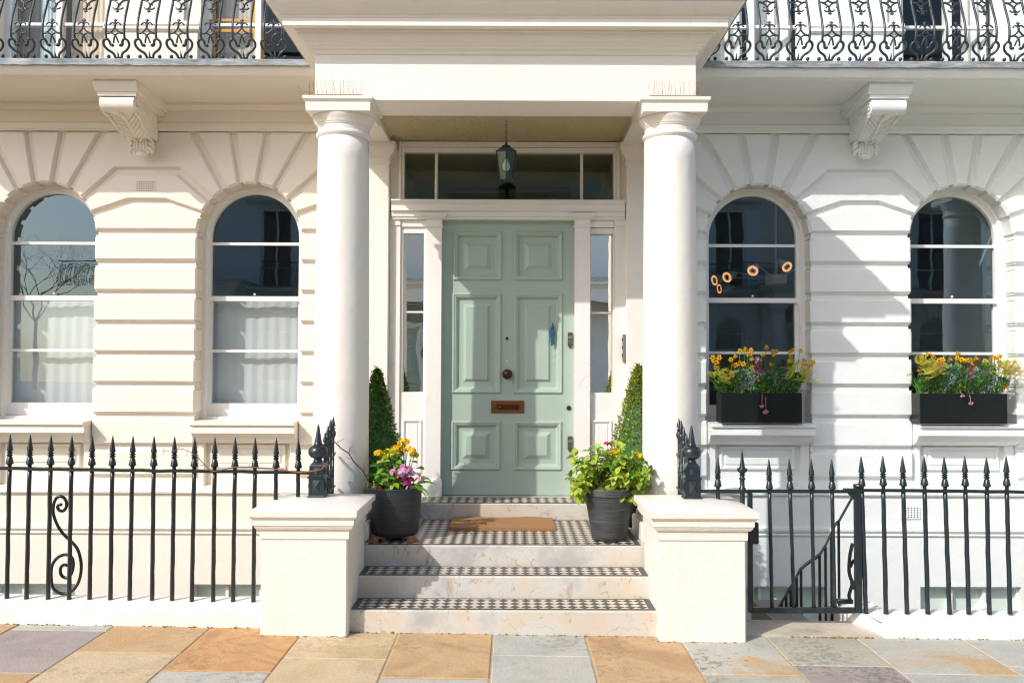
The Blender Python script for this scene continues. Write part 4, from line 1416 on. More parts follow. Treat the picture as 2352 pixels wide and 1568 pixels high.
q = MB()
for i in range(60):
    x = x0 + .25 + rnd.random() * (x1 - x0 - .27)
    q.ball((x, 5.912 + rnd.uniform(-.006, .006), gz(x) + rnd.uniform(-.004, .004)), rnd.uniform(.006, .016), 6, 4, .5)
o = q.build('moss', MT['moss']); tag(o, kind='stuff')

q = MB()                                     # grit and moss along the foot of the walls and steps
for (xa_, xb_, y_, n_) in ((-5.2, -1.65, 5.926, 150), (-1.64, -1.06, 5.766, 26), (.955, 1.54, 5.764, 30), (-1.06, .95, 5.868, 90), (2.4, 5.2, 5.926, 60)):
    for i in range(n_):
        x = rnd.uniform(xa_, xb_); s = rnd.uniform(.003, .011) * (1.5 if rnd.random() < .1 else 1)
        q.ball((x, y_ - abs(rnd.gauss(0, .010)), gz(x) + s * .2), s, 5, 3, .5)
o = q.build('grit', MT['moss']); tag(o, kind='stuff')

# ------------------------------------------------------------------ spiked railings
YRL = 6.13
SPEAR = [(.0125, -.010), (.0125, .022), (.016, .027), (.026, .033), (.0255, .040), (.017, .078), (.013, .083), (.0135, .086), (.0215, .091), (.0215, .095), (.0135, .099), (.0135, .103), (.021, .107), (.021, .111), (.013, .115), (.013, .119), (.0205, .124), (.0190, .140), (.0105, .19), (.0035, .232), (.0005, .238)]
def spear_mesh(material, flute=False):
    return MB().lathe(SPEAR, (0, 0, 0), 12).mesh('spearhead', material, smooth=False, angle=40)
def bar_mesh(material, h, r=.0142):
    b = MB(); n = 12; pts = []; rr = []
    q = random.Random(int(h * 1000))
    for i in range(n + 1):
        pts.append((q.uniform(-.0012, .0012), q.uniform(-.0012, .0012), -h * i / n)); rr.append(r * q.uniform(.95, 1.05))
    rr[-1] *= 1.15
    return b.tube(pts, rr, 10).mesh('bar', material, smooth=True)
def rail(parent, pts, material, name='rail', w=.020, h=.010):
    b = MB(); rows = []
    for x, y, z in pts:
        rows.append([(x, y - w, z - h), (x, y + w, z - h), (x, y + w, z + h), (x, y - w, z + h)])
    b.grid(rows, close_u=True)
    k = len(b.v) - 4
    b.f.append((0, 1, 2, 3)); b.f.append((k, k + 1, k + 2, k + 3))
    return b.build(name, material, parent)
def wavy(x0, z0, x1, z1, n=14, a=.0025):
    return [(x0 + (x1 - x0) * i / n, YRL, z0 + (z1 - z0) * i / n + rnd.uniform(-a, a)) for i in range(n + 1)]

lr = thing('iron_railing', (-3.2, YRL, gz(-3.2) + .1), 'black spear-topped railing on the left low wall before the cream house', 'railing', 'iron railings along the pavement')
xs_l = [-27, 22, 68, 116, 164, 211, 258, 304, 353, 400, 446, 493, 539.5, 585.5, 634, 685]
SPL, BRL = spear_mesh(MT['iron']), bar_mesh(MT['iron'], .93)
BRS = bar_mesh(MT['iron'], .20)
for x in xs_l:
    p = P(x, 1079 + (x - 300) * .0135, YRL)
    short = x > 600
    lean = rnd.uniform(-.004, .004)
    b = link('bar', BRS if short else BRL, lr, (p.x, YRL, p.z), (0, lean, 0))
    s_ = link('spearhead', SPL, b, (p.x, YRL, p.z), None)
za, zb_ = P(-60, 1074.5, YRL), P(712, 1085, YRL)
rail(lr, wavy(za.x, za.z, zb_.x, zb_.z, 20, .003), MT['iron'])
# the wrought scroll brace behind two bars
b = MB()
spts = [(348, 495), (352, 480), (372, 478), (385, 500), (378, 522), (358, 524), (348, 505), (352, 484)]
def cbl(pts, Y):
    out = []
    for cx, cy in pts:
        p = P(cx * .3791, 973.9 + cy * .3791, Y); out.append((p.x, Y, p.z))
    return out
main = cbl([(352, 497), (362, 484), (384, 496), (388, 515), (372, 527), (350, 508), (350, 480), (372, 440), (400, 452), (404, 490), (392, 520)][::-1][:1], 6.20)
top = [(375, 488), (364, 486), (352, 492), (350, 506), (362, 522), (384, 524), (402, 500), (402, 468), (386, 444), (362, 436), (338, 452), (324, 492), (324, 545), (348, 610), (385, 665), (430, 708), (468, 752), (488, 815), (492, 880), (478, 950), (446, 1000), (400, 1025), (352, 1018), (320, 985), (310, 925), (314, 860), (340, 815), (378, 792), (415, 792), (440, 815), (444, 860), (430, 910), (404, 930), (378, 920), (366, 895), (370, 865), (390, 850), (408, 856)]
b.tube(catmull(cbl(top, 6.20), 3), .011, 8)
b.build('scroll_brace', MT['iron'], lr, smooth=True)

rr_ = thing('iron_railing', (3.9, YRL, gz(3.9) + .09), 'worn blue-black spear-topped railing on the white low wall right of the gate', 'railing', 'iron railings along the pavement')
SPR, BRR = spear_mesh(MT['iron_blue']), bar_mesh(MT['iron_blue'], .845, .0150)
for i, (x, xbm) in enumerate(((1978, 1988.5), (2027, 2034.6), (2073, 2083), (2122, 2130.6), (2169, 2180.6), (2215.6, 2224.7), (2265, 2272), (2310.7, 2319.5), (2361, 2369), (2409, 2417))):
    p = P(x + 2, 1128 + (x - 2100) * .002, YRL); pb = P(xbm, 1404, YRL)
    dxz = (pb.x - p.x) / (p.z - pb.z)
    dz_ = (0, .004, .002, .006, -.002, .003, -.003, .004, 0, 0)[i]
    b = link('bar', BRR, rr_, (p.x, YRL, p.z + .006), (0, -math.atan(dxz), 0))
    s_ = link('spearhead', SPR, b, (p.x, YRL, p.z + .006 + dz_))
za, zb_ = P(1938, 1124.5, YRL), P(2440, 1130, YRL)
rail(rr_, wavy(za.x, za.z, zb_.x, zb_.z, 12, .0025), MT['iron_blue'])

# two bars standing on the right pier, the taller one hangs the gate latch
sr = thing('iron_railing', (1.45, YRL, .85), 'short length of railing on the right pier ending in a vase-topped post', 'railing', 'iron railings along the pavement')
p = P(1649, 1127, YRL)
b = link('bar', bar_mesh(MT['iron_blue'], .19, .0142), sr, (p.x, YRL, p.z)); link('spearhead', SPR, b, (p.x, YRL, p.z))
p = P(1705, 1127, YRL)
q = MB().lathe([(.017, -.27), (.017, -.01), (.024, -.002), (.026, .012), (.024, .020), (.017, .028), (.016, .075), (.022, .082), (.022, .088), (.015, .095), (.014, .104), (.020, .108), (.020, .114), (.014, .118), (.020, .125), (.034, .138), (.036, .150), (.034, .156), (.022, .158), (.020, .166), (.012, .21), (.006, .262), (.0008, .288)], (p.x, YRL, p.z), 14)
q.build('vase_post', MT['iron_blue'], sr, angle=40)
za, zb_ = P(1606, 1127.5, YRL), P(1716, 1128, YRL)
rail(sr, wavy(za.x, za.z, zb_.x, zb_.z, 4, .001), MT['iron_blue'], h=.011)

# ------------------------------------------------------------------ cast posts on the piers
def newel(label, px, base_y):
    p = P(px, base_y, 6.13); zb = p.z + .004; x = p.x
    t = thing('cast_iron_post', (x, 6.15, zb), label, 'post', 'ball-topped cast-iron posts on the piers')
    c = (x, 6.15, zb)
    m = MT['iron_blue']
    b = MB()
    b.square([(.069, 0), (.069, .012), (.063, .018), (.054, .034), (.053, .038), (.053, .150), (.059, .152), (.060, .162), (.053, .166), (.050, .170), (.049, .232), (.048, .236), (.044, .244), (.030, .262), (.0, .262)], c)
    b.build('pedestal', m, t)
    b = MB()
    for ax, s in ((1, -1), (0, 1), (0, -1)):
        for z0, z1, h0, d in ((.052, .140, .026, .016), (.180, .224, .020, .012)):
            zc = (z0 + z1) / 2; r0 = .053 if z0 < .1 else .050
            bx = [(-h0, z0), (h0, z0), (h0, z1), (-h0, z1)]
            apex = (0, zc)
            vv = []
            for u, w in bx + [apex]:
                dd = r0 if (u, w) != apex else r0 + d
                vv.append((x + u, 6.15 + s * dd, zb + w) if ax == 1 else (x + s * dd, 6.15 + u, zb + w))
            b.add(vv, [(0, 1, 4), (1, 2, 4), (2, 3, 4), (3, 0, 4)])
    b.build('diamond_boss', m, t, recalc=True)
    b = MB()
    b.lathe([(.030, .258), (.034, .268), (.030, .276), (.026, .279), (.030, .285), (.046, .291), (.060, .304), (.0675, .324), (.067, .344), (.056, .364), (.036, .375), (.028, .378)], c, 24)
    b.build('ball', m, t, smooth=True)
    b = MB()
    b.lathe([(.030, .374), (.033, .381), (.032, .388), (.027, .392), (.026, .398), (.008, .508), (.003, .520), (.0002, .522)], c, 12)
    b.build('spike', m, t, angle=50)
    return x, zb
nxl, nzl = newel('black ball-topped post on the left pier beside the bare vine', 728, 1149)
nxr, nzr = newel('black ball-topped post on the right pier beside the basement gate', 1590, 1151)

# short ornate return railings from the posts back to the columns
DART = [(.011, -.012), (.011, .0), (.017, .008), (.022, .03), (.018, .048), (.010, .056), (.017, .062), (.017, .068), (.010, .074), (.009, .082), (.018, .086), (.0165, .095), (.004, .148), (.0005, .154)]
def return_rail(label, x, s, tips):
    m = MT['iron_blue']
    t = thing('return_railing', (x, 6.38, .83), label, 'railing', 'return railings between post and column')
    me = MB().lathe(DART, (0, 0, 0), 10).mesh('dart', m, angle=45)
    tops = []
    for i, (Y, tz) in enumerate(tips):
        z0 = tz - .154
        b = MB(); b.tube([(x, Y, z0), (x, Y, .80 if Y < 6.44 else .46)], .0105, 8)
        bo = b.build('bar', m, t, smooth=True)
        link('dart', me, bo, (x, Y, z0))
        tops.append((x, Y, z0))
    b = MB()
    for k in (0, 1):
        pts = [(x, 6.20, nzl + .165 - .06 + k * .0)] if False else []
    y0, y1 = 6.20, 6.60
    b.tube([(x, y0, .86), (x, y1, .875)], .010, 6)
    b.tube(catmull([(x, y0, 1.01), (x, 6.34, 1.05), (x, y1, 1.12)], 4), .010, 6)
    for (Yc, zc, r0) in ((6.255, .93, .035), (6.345, .95, .04), (6.44, .97, .045), (6.53, .99, .045), (6.30, 1.12, .035), (6.40, 1.15, .035), (6.49, 1.17, .04)):
        for sg in (-1, 1):
            pts = []
            for i in range(14):
                a = i / 13 * 2.6 * math.pi; rr = r0 * (1 - .65 * i / 13)
                pts.append((x, Yc + sg * rr * math.cos(a) * .55, zc + sg * rr * math.sin(a)))
            b.tube(pts, .0065, 5)
    b.build('scrollwork', m, t, smooth=True)
    return t
return_rail('ornate dart-topped return railing between the left post and the column', P(758, 1000, 6.42).x, -1, [(6.25, 1.30), (6.345, 1.342), (6.44, 1.385), (6.53, 1.395)])
return_rail('ornate dart-topped return railing between the right post and the column', P(1566, 1000, 6.42).x, 1, [(6.25, 1.30), (6.345, 1.342), (6.44, 1.385), (6.53, 1.395)])

# ------------------------------------------------------------------ basement gate
gt = thing('basement_gate', (1.95, YRL, .05), 'black iron gate with spear-topped bars at the head of the basement stairs', 'gate')
def fbox(parent, name, xa, xb, ya, yb, m=MT['iron_blue'], d=.016):
    p0, p1 = P(xa, yb, YRL), P(xb, ya, YRL)
    b = MB(); b.cbox(p0.x, p1.x, YRL - d, YRL + d, p0.z, p1.z, .003)
    return b.build(name, m, parent)
fbox(gt, 'stile', 1718.5, 1727.5, 1131.5, 1405)
fbox(gt, 'stile', 1964, 1977, 1117, 1406)
fbox(gt, 'bottom_rail', 1728, 1963.5, 1394.5, 1406)
fbox(gt, 'top_rail', 1717, 1963.5, 1124.5, 1131)
q = MB(); p = P(1970.5, 1117, YRL)
q.lathe([(.03, 0), (.034, .006), (.03, .016), (.012, .020), (.0, .020)], (p.x, YRL, p.z), 14); q.build('hinge_cap', MT['iron_blue'], gt)
q = MB(); p = P(1957, 1132, YRL); q.prism([(p.x - .03, p.z), (p.x + .012, p.z), (p.x + .012, p.z - .045)], [(0, YRL + .014), (0, YRL - .014)]); q.build('corner_brace', MT['iron_blue'], gt)
BRG = bar_mesh(MT['iron_blue'], .81, .0128)
for x, xbm in ((1767.5, 1773.5), (1815, 1824), (1864.5, 1869.5), (1911.5, 1917.5)):
    p = P(x, 1128, YRL); pb = P(xbm, 1394, YRL)
    b = link('bar', BRG, gt, (p.x, YRL, p.z), (0, -math.atan((pb.x - p.x) / (p.z - pb.z)), 0))
    link('spearhead', SPR, b, (p.x, YRL, p.z - .012))
q = MB(); p0, p1 = P(1717, 1248, YRL - .03), P(1741.5, 1198.5, YRL - .03)
q.cbox(p0.x, p1.x, YRL - .05, YRL - .018, p0.z, p1.z, .008); q.build('lock_box', MT['iron'], gt)

# stair rail going down behind the gate
sh = thing('stair_handrail', (1.9, 6.75, -.8), 'black handrail with square balusters descending behind the basement gate', 'handrail')
YH = 6.62
def cbr(cx, cy, Y=YH): return P(1561.9 + cx * .3791, 973.9 + cy * .3791, Y)
hp = [(1045, 440), (962, 588), (944, 603), (915, 665), (880, 735), (845, 790), (820, 808), (760, 850), (726, 882), (700, 935), (600, 1105), (560, 1190), (470, 1370), (380, 1540)]
b = MB(); pts = [cbr(*p) for p in hp]
rows = []
for p in pts:
    rows.append([(p.x - .004, YH - .020, p.z - .010), (p.x + .004, YH - .020, p.z + .010), (p.x + .004, YH + .020, p.z + .010), (p.x - .004, YH + .020, p.z - .010)])
b.grid(rows, close_u=True); b.build('handrail', MT['iron'], sh)
def zrail(x):
    for a, c in zip(pts, pts[1:]):
        if c.x <= x <= a.x:
            return c.z + (a.z - c.z) * (x - c.x) / (a.x - c.x)
    return pts[-1].z
for cx in (963, 918, 882, 846, 733, 706, 670, 642, 614, 582, 540, 500, 460):
    x = cbr(cx, 900).x; zt = zrail(x) - .004
    b = MB(); b.cbox(x - .0085, x + .0085, YH - .0085, YH + .0085, zt - .95, zt, .002)
    b.build('baluster', MT['iron'], sh)
st = thing('basement_stairs', (1.6, 6.6, -1.0), 'stone basement stairs going down behind the gate', 'stairs')
for k in range(11):
    b = MB(); x = 2.15 - .25 * k
    b.box(x - .26, x, 6.26, 6.98, -.24 - .19 * k, -.05 - .19 * k)
    b.build('tread', MT['area'], st)
w = MB(); a_, b_ = cbr(905, 1080, 6.7), cbr(1075, 1185, 6.7)
w.cbox(a_.x, 2.75, 6.30, 6.75, -.6, a_.z, .015)
o = w.build('landing_wall', MT['kerb_white']); tag(o, 'small white wall end behind the gate hinge', 'low wall')
b = MB(); Y = 6.30
sc = [(1046, 720), (1030, 790), (1024, 880), (1034, 930), (1046, 960), (1034, 1000), (1024, 1040), (1040, 1078)]
b.tube(catmull([(cbr(x, y, Y).x, Y, cbr(x, y, Y).z) for x, y in sc], 4), .013, 8)
sc = [(1040, 870), (1060, 835), (1090, 830), (1104, 880), (1102, 960), (1080, 1000), (1058, 990), (1050, 960)]
b.tube(catmull([(cbr(x, y, Y).x, Y + .03, cbr(x, y, Y).z) for x, y in sc], 4), .013, 8)
p0, p1 = cbr(950, 1084, Y), cbr(1045, 1058, Y)
b.cbox(p0.x, p1.x, Y - .02, Y + .02, p0.z, p1.z, .004)
p0, p1 = cbr(1084, 672, Y), cbr(1094, 510, Y); b.box(p0.x, p1.x, Y - .02, Y + .02, p0.z, p1.z)
o = b.build('scroll_bracket', MT['iron_blue'], None, angle=40); tag(o, 'curled iron stay behind the gate post', 'iron stay')

# white hood standing in front of the last basement window
q = MB(); rows = []
hx, hz = P(2232, 1400, 7.6).x, -.80
for i in range(9):
    a = math.pi * i / 8 * .62
    cx, cz = hx + .09 - .10 * math.cos(a), hz + .44 + .10 * math.sin(a)
    rows.append([(cx + .05 * math.cos(2 * math.pi * k / 14) * math.cos(a), 7.6 + .055 * math.sin(2 * math.pi * k / 14), cz + .05 * math.cos(2 * math.pi * k / 14) * math.sin(a)) for k in range(14)])
q.grid(rows, close_u=True)
q.tube([(hx - .01, 7.6, -2.3), (hx - .01, 7.6, hz + .44)], .05, 14)
o = q.build('vent_pipe', MT['joinery_white'], None, smooth=True); tag(o, 'bent white vent pipe before the basement window', 'pipe')

# ------------------------------------------------------------------ balcony railings
balcony_railing('balcony_railing', 'black cast-iron balcony railing over the cream house, rust stained', [P(54 + 72.2 * k, 120, 7.47).x for k in range(-2, 9)], MT['iron_rust'])
rail_a = None
balcony_railing('balcony_railing', 'blue-black cast-iron balcony railing over the white house', [P(1692 + 71.0 * k, 120, 7.47).x for k in range(-1, 12)], MT['iron_balcony'])

def far_railing(label, x0, n):
    t = thing('balcony_railing', (x0 + n * .134, -11.22, 4.405), label, 'balcony railing', 'railings across the street')
    me = bpy.data.meshes['iron_panel']
    for k in range(n):
        link('iron_panel', me, t, (x0 + .268 * k, -11.22, 4.405), (0, 0, math.pi))
    b = MB(); b.tube([(x0 - .13, -11.25, 5.2), (x0 + .268 * n, -11.25, 5.2)], .022, 8); b.build('handrail', MT['iron_balcony'], t)
for k, (x0, n) in enumerate(((-14.6, 15), (-8.0, 14), (-1.5, 14), (5.1, 14))):
    far_railing('cast-iron balcony railing of the %s terrace house across the street' % ('first', 'second', 'third', 'fourth')[k], x0, n)
# ------------------------------------------------------------------ bird spikes on the capitals
def spikes(label, x, side):
    t = thing('bird_spikes', (x, 6.59, 3.82), label, 'bird spikes', 'bird spike strips on the capitals')
    b = MB(); b.cbox(x - .20, x + .20, 6.588, 6.612, 3.818, 3.823, .001); b.build('strip', MT['spike'], t)
    for i in range(26):
        u = -.205 + .41 * (i % 13) / 12
        b = MB(); u += rnd.uniform(-.008, .008); a = rnd.uniform(-.02, .02); h = rnd.uniform(.095, .118)
        b.tube([(x + u, 6.60, 3.82), (x + u + a, 6.60 + rnd.uniform(-.035, .0), 3.82 + h)], .0009, 4)
        b.build('spike', MT['spike'], t)
    if side:
        for i in range(9):
            b = MB(); a = rnd.uniform(-.06, -.01)
            b.tube([(x - .245, 6.62 + .05 * i, 3.82), (x - .245 + a, 6.62 + .05 * i, 3.82 + rnd.uniform(.07, .11))], .0009, 4)
            b.build('spike', MT['spike'], t)
spikes('thin bird spikes along the top of the left column capital', P(771, 200, 6.6).x, True)
spikes('thin bird spikes along the top of the right column capital', P(1552, 200, 6.6).x, False)

# ------------------------------------------------------------------ lantern in the porch
LX, LY = P(1162.5, 380, 7.34).x, 7.34
lz0, lz1 = P(1162, 418, LY).z, P(1162, 349, LY).z
ln = thing('hanging_lantern', (LX, LY, lz1), 'glazed tapering lantern hanging on a chain over the door', 'lantern')
b = MB(); z = lz1 + .075; k = 0
while z < 3.84:
    pts = []
    for i in range(9):
        a = 2 * math.pi * i / 8
        pts.append((LX + (.007 * math.cos(a) if k % 2 else 0), LY + (0 if k % 2 else .007 * math.cos(a)), z + .014 + .016 * math.sin(a)))
    b.tube(pts, .0022, 5, caps=False); z += .026; k += 1
b.build('chain', MT['iron'], ln, smooth=True)
b = MB(); b.lathe([(.097, -.012), (.100, .0), (.088, .006), (.066, .022), (.048, .030), (.040, .046), (.022, .056), (.012, .062), (.012, .078), (.0, .080)], (LX, LY, lz1), 6, R(30)); b.build('lantern_roof', MT['iron_blue'], ln)
h = lz1 - lz0; rt, rb = .094, .060
b = MB()
for i in range(6):
    a = R(30 + 60 * i); a2 = R(90 + 60 * i)
    pt = lambda r, z, an: (LX + r * math.cos(an), LY + r * math.sin(an), z)
    b.tube([pt(rt, lz1 - .01, a), pt(rb, lz0 + .012, a)], .0042, 5)
    b.tube([pt(rb, lz0 + .012, a), pt(rb, lz0 + .012, a2)], .0042, 5)
    b.tube([pt(rt, lz1 - .008, a), pt(rt, lz1 - .008, a2)], .005, 5)
    b.tube([pt(rb, lz0 + .012, a), (LX, LY, lz0 - .006)], .003, 4)
b.build('lantern_frame', MT['iron'], ln)
b = MB().lathe([(rb - .002, lz0 + .014), (rt - .003, lz1 - .012)], (LX, LY, 0), 6, R(30), caps=False); b.build('lantern_glass', MT['glass_lamp'], ln)
b = MB(); b.lathe([(.0005, -.10), (.020, -.094), (.031, -.074), (.032, -.058), (.022, -.030), (.016, -.012), (.016, .0)], (LX, LY, lz1 - .062), 16); b.build('bulb', plain('opal_bulb', (.72, .76, .70), .3), ln, smooth=True)
b = MB(); b.lathe([(.018, -.062), (.018, -.02), (.010, -.01), (.010, 0)], (LX, LY, lz1), 12); b.build('lamp_holder', MT['brass_dk'], ln)

# ------------------------------------------------------------------ doormat
q = MB(); n = 26
rows = []
for j in range(9):
    y = 7.045 + (7.545 - 7.045) * j / 8
    rows.append([(P(1031, 1212, 7.045).x + (P(1275.5, 1212, 7.045).x - P(1031, 1212, 7.045).x) * i / n, y, .493 + rnd.uniform(-.0015, .0015) + .004 * math.sin(i * .4) * (j > 6)) for i in range(n + 1)])
q.grid(rows)
k = len(q.v); nu = n + 1
edge = [i for i in range(nu)] + [j * nu + n for j in range(1, 9)] + [8 * nu + i for i in range(n - 1, -1, -1)] + [j * nu for j in range(7, 0, -1)]
for i in edge:
    x, y, z = q.v[i]; q.v.append((x, y, .4665))
for a in range(len(edge)):
    c = (a + 1) % len(edge)
    q.f.append((edge[a], edge[c], k + c, k + a))
o = q.build('doormat', MT['coir'], None); tag(o, 'plain brown coir doormat on the tiled landing', 'doormat')

# ------------------------------------------------------------------ curtains and lamps inside the windows
def cloth(name, label, x0, x1, y, z0, z1, waves, m, group=None, amp=.012):
    q = MB(); n = 60; rows = []
    for j in range(7):
        z = z0 + (z1 - z0) * j / 6
        rows.append([(x0 + (x1 - x0) * i / n, y + amp * math.sin(waves * 2 * math.pi * i / n + .4 * j) + .004 * math.sin(i * .9), z + (.006 * math.sin(waves * 2 * math.pi * i / n) if j == 6 else 0)) for i in range(n + 1)])
    q.grid(rows)
    o = q.build(name, m, None, smooth=True)
    return tag(o, label, 'curtain', group)
cloth('curtain', 'white half curtain in the left one of the cream house windows', XA - .47, XA + .47, 8.66, 1.30, 2.45, 2, MT['sheer'], 'white half curtains', .005)
cloth('curtain', 'white half curtain in the cream house window next to the porch', XB - .47, XB + .47, 8.66, 1.30, 2.45, 2, MT['sheer'], 'white half curtains', .005)
bl = plain('pale_blue_drape', (.48, .58, .61), .9, bmp=.3, scale=8, var=.12)
bg_ = plain('beige_drape', (.62, .50, .38), .9, bmp=.1, scale=6, var=.05)
og_ = plain('peach_drape', (.66, .42, .26), .9)
wh_ = plain('white_drape', (.70, .70, .66), .9)
gy_ = plain('dark_grey_drape', (.16, .16, .15), .9)
cloth('curtain', 'pale blue drape in the upper left window behind the balcony', XA - .26, XA - .02, 8.66, 4.46, 7.0, 2, bl, 'drapes upstairs')
cloth('curtain', 'beige drape in the upper window beside the white pilaster', XA + .06, XA + .45, 8.64, 4.76, 7.0, 1, bg_, 'drapes upstairs')
cloth('curtain', 'peach cloth below the beige drape upstairs', XA + .06, XA + .45, 8.645, 4.45, 4.757, 1, og_, 'drapes upstairs', .004)
cloth('curtain', 'dark grey drape at the edge of the upper left window', XA - .44, XA - .27, 8.67, 4.46, 7.0, 2, gy_, 'drapes upstairs')
cloth('curtain', 'grey drape in the taped upper window', XB - .44, XB - .03, 8.66, 4.46, 7.0, 2, plain('grey_drape', (.46, .43, .38), .9), 'drapes upstairs')
cloth('curtain', 'white drape in the upper window beside the porch roof', XC - .44, XC - .05, 8.67, 4.46, 7.0, 4, wh_, 'drapes upstairs', .02)
cloth('curtain', 'second white drape from the porch roof in an upper window', XC + .04, XC + .44, 8.67, 4.46, 7.0, 3, wh_, 'drapes upstairs', .02)
cloth('curtain', 'white drape in the rightmost upper window', XD + .20, XD + .46, 8.67, 4.46, 7.0, 3, wh_, 'drapes upstairs', .02)
q = MB()
for (a, b, z0, z1) in ((XB - .45, XB - .425, 4.50, 5.08), (XB - .055, XB - .03, 4.50, 5.08), (XB - .424, XB - .056, 5.055, 5.08), (XB - .45, XB - .425, 5.16, 5.8), (XB - .424, XB - .056, 5.16, 5.185), (XB - .055, XB - .03, 5.16, 5.8), (XB + .03, XB + .055, 4.5, 5.08)):
    q.box(a, b, 8.551, 8.556, z0, z1)
o = q.build('masking_tape', plain('orange_masking_tape', (.62, .30, .05), .7), None); tag(o, 'orange masking tape round the panes of an upper window', 'tape')

lamp_on = bpy.data.materials.new('lit_lamp_shade'); lamp_on.use_nodes = True
t = lamp_on.node_tree; b_ = t.nodes['Principled BSDF']
b_.inputs['Base Color'].default_value = (.8, .5, .25, 1); b_.inputs['Emission Color'].default_value = (1.0, .50, .20, 1); b_.inputs['Emission Strength'].default_value = .75
ch = thing('chandelier', (P(1782, 642, 9.7).x, 9.7, 2.6), 'many-armed ceiling lamp with glowing cone shades inside the window over the first window box', 'ceiling lamp')
hub = P(1782, 642, 9.7)
b = MB(); b.lathe([(.11, -.05), (.12, 0), (.11, .05)], tuple(hub), 20); b.tube([(hub.x, hub.y, hub.z), (hub.x, hub.y, 4.2)], .012, 6); b.build('hub', wh_, ch)
shade_w = plain('white_lamp_shade', (.55, .60, .56), .5)
for i, (x, y, Y, tiltx) in enumerate(((1641, 644, 9.9, -2.2), (1669.5, 637, 9.6, -1.15), (1729, 622, 9.35, -.55), (1808, 613, 9.35, .25), (1652, 663, 10.4, -3.5), (1880, 622, 9.6, .9))):
    p = P(x, y, Y)
    d = Vector((tiltx, -1, -.55)).normalized()                 # the way the shade opens
    rotq = d.to_track_quat('Z', 'Y').to_matrix()
    def W3(mb):
        mb.v = [tuple(rotq @ Vector(v) + p) for v in mb.v]; return mb
    s_ = MB(); s_.lathe([(.058, .0), (.060, .004), (.046, -.10), (.016, -.20), (.001, -.21)], (0, 0, 0), 20, caps=False)
    so = W3(s_).build('lamp_shade', shade_w, ch, smooth=True)
    e = MB(); rows = [[(rr * math.cos(2 * math.pi * k / 20), rr * math.sin(2 * math.pi * k / 20), z) for k in range(20)] for rr, z in ((.0575, -.002), (.044, -.010), (.0001, -.014))]
    e.grid(rows, close_u=True); W3(e).build('glowing_liner', lamp_on, so)
    g_ = MB()
    g_.lathe([(.012, -.003), (.012, .003)], (0, 0, 0), 12)
    for k in range(12):
        a = 2 * math.pi * k / 12
        g_.box(-.0035, .0035, .012, .036, -.004, .002); n0 = len(g_.v) - 8
        for q_ in range(n0, n0 + 8):
            vx, vy, vz = g_.v[q_]; g_.v[q_] = (vx * math.cos(a) - vy * math.sin(a), vx * math.sin(a) + vy * math.cos(a), vz)
    W3(g_).build('grille', MT['dark'], so)
    a_ = MB(); e_ = p + d * -.20; a_.tube([tuple(e_), tuple(hub)], .006, 6); a_.build('arm', wh_, ch)
# ------------------------------------------------------------------ planting
MT['leaf_green'] = leafy('fresh_green_leaf', (.085, .25, .022), (.20, .40, .045), .4, .3, scale=0)
MT['leaf_lime'] = leafy('lime_green_leaf', (.28, .44, .04), (.50, .55, .08), .42, .3)
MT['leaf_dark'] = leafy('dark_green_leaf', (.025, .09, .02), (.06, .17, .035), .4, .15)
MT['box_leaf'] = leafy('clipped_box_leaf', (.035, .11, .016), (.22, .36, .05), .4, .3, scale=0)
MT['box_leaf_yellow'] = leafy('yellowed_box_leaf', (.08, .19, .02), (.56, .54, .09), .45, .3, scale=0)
MT['blade'] = leafy('daffodil_blade', (.06, .24, .03), (.18, .40, .055), .4, .25)
MT['under'] = leafy('mid_green_undergrowth', (.03, .12, .022), (.12, .30, .045), .45, .2)
MT['silver_leaf'] = leafy('silver_grey_leaf', (.16, .27, .22), (.42, .52, .46), .6, .15)
MT['fern'] = leafy('golden_fern_frond', (.42, .54, .05), (.74, .66, .13), .5, .3)
MT['fern_rust'] = leafy('coppery_fern_frond', (.62, .44, .10), (.74, .40, .17), .5, .3)
MT['ivy'] = leafy('variegated_ivy', (.09, .20, .05), (.40, .44, .20), .45, .2)
MT['daff'] = leafy('daffodil_yellow', (.80, .50, .012), (.82, .60, .03), .5, .3)
MT['daff_cup'] = leafy('daffodil_orange', (.78, .30, .006), (.75, .36, .01), .5, .2)
MT['primrose'] = leafy('egg_yolk_yellow', (.80, .50, .01), (.84, .60, .02), .5, .2)
MT['magenta'] = leafy('magenta_petal', (.52, .03, .20), (.62, .10, .36), .5, .3)
MT['pinkpale'] = leafy('pale_pink_petal', (.66, .26, .50), (.74, .48, .64), .5, .3)
MT['pink'] = leafy('dusty_pink_petal', (.62, .22, .33), (.68, .36, .44), .5, .25)
MT['plum'] = leafy('plum_purple_petal', (.16, .04, .09), (.30, .13, .18), .5, .15)
MT['redpink'] = leafy('crimson_petal', (.60, .015, .14), (.65, .03, .2), .5, .2)

def leaf_mesh(name, m, L=1.0, Wd=.5, fold=.16, curl=.25, n=5):
    """an ovate leaf along +x, folded on its midrib and curling down"""
    b = MB(); rows = []
    for i in range(n + 1):
        t = i / n
        w = Wd * .5 * (math.sin(math.pi * t ** .8) ** .9 if 0 < t < 1 else (.04 if t == 0 else .0))
        z = curl * (t * .5 - t * t) * L
        rows.append([(t * L, -w * L, z + fold * w * L * 1.6), (t * L, 0, z), (t * L, w * L, z + fold * w * L * 1.6)])
    b.grid(rows)
    return b.mesh(name, m, smooth=True, recalc=False)

def dirrot(d, roll=0.0):
    d = Vector(d).normalized()
    up = Vector((0, 0, 1)) if abs(d.z) < .97 else Vector((0, 1, 0))
    y = up.cross(d).normalized(); z = d.cross(y)
    mm = Matrix((d, y, z)).transposed()
    return (mm @ Matrix.Rotation(roll, 3, 'X'))

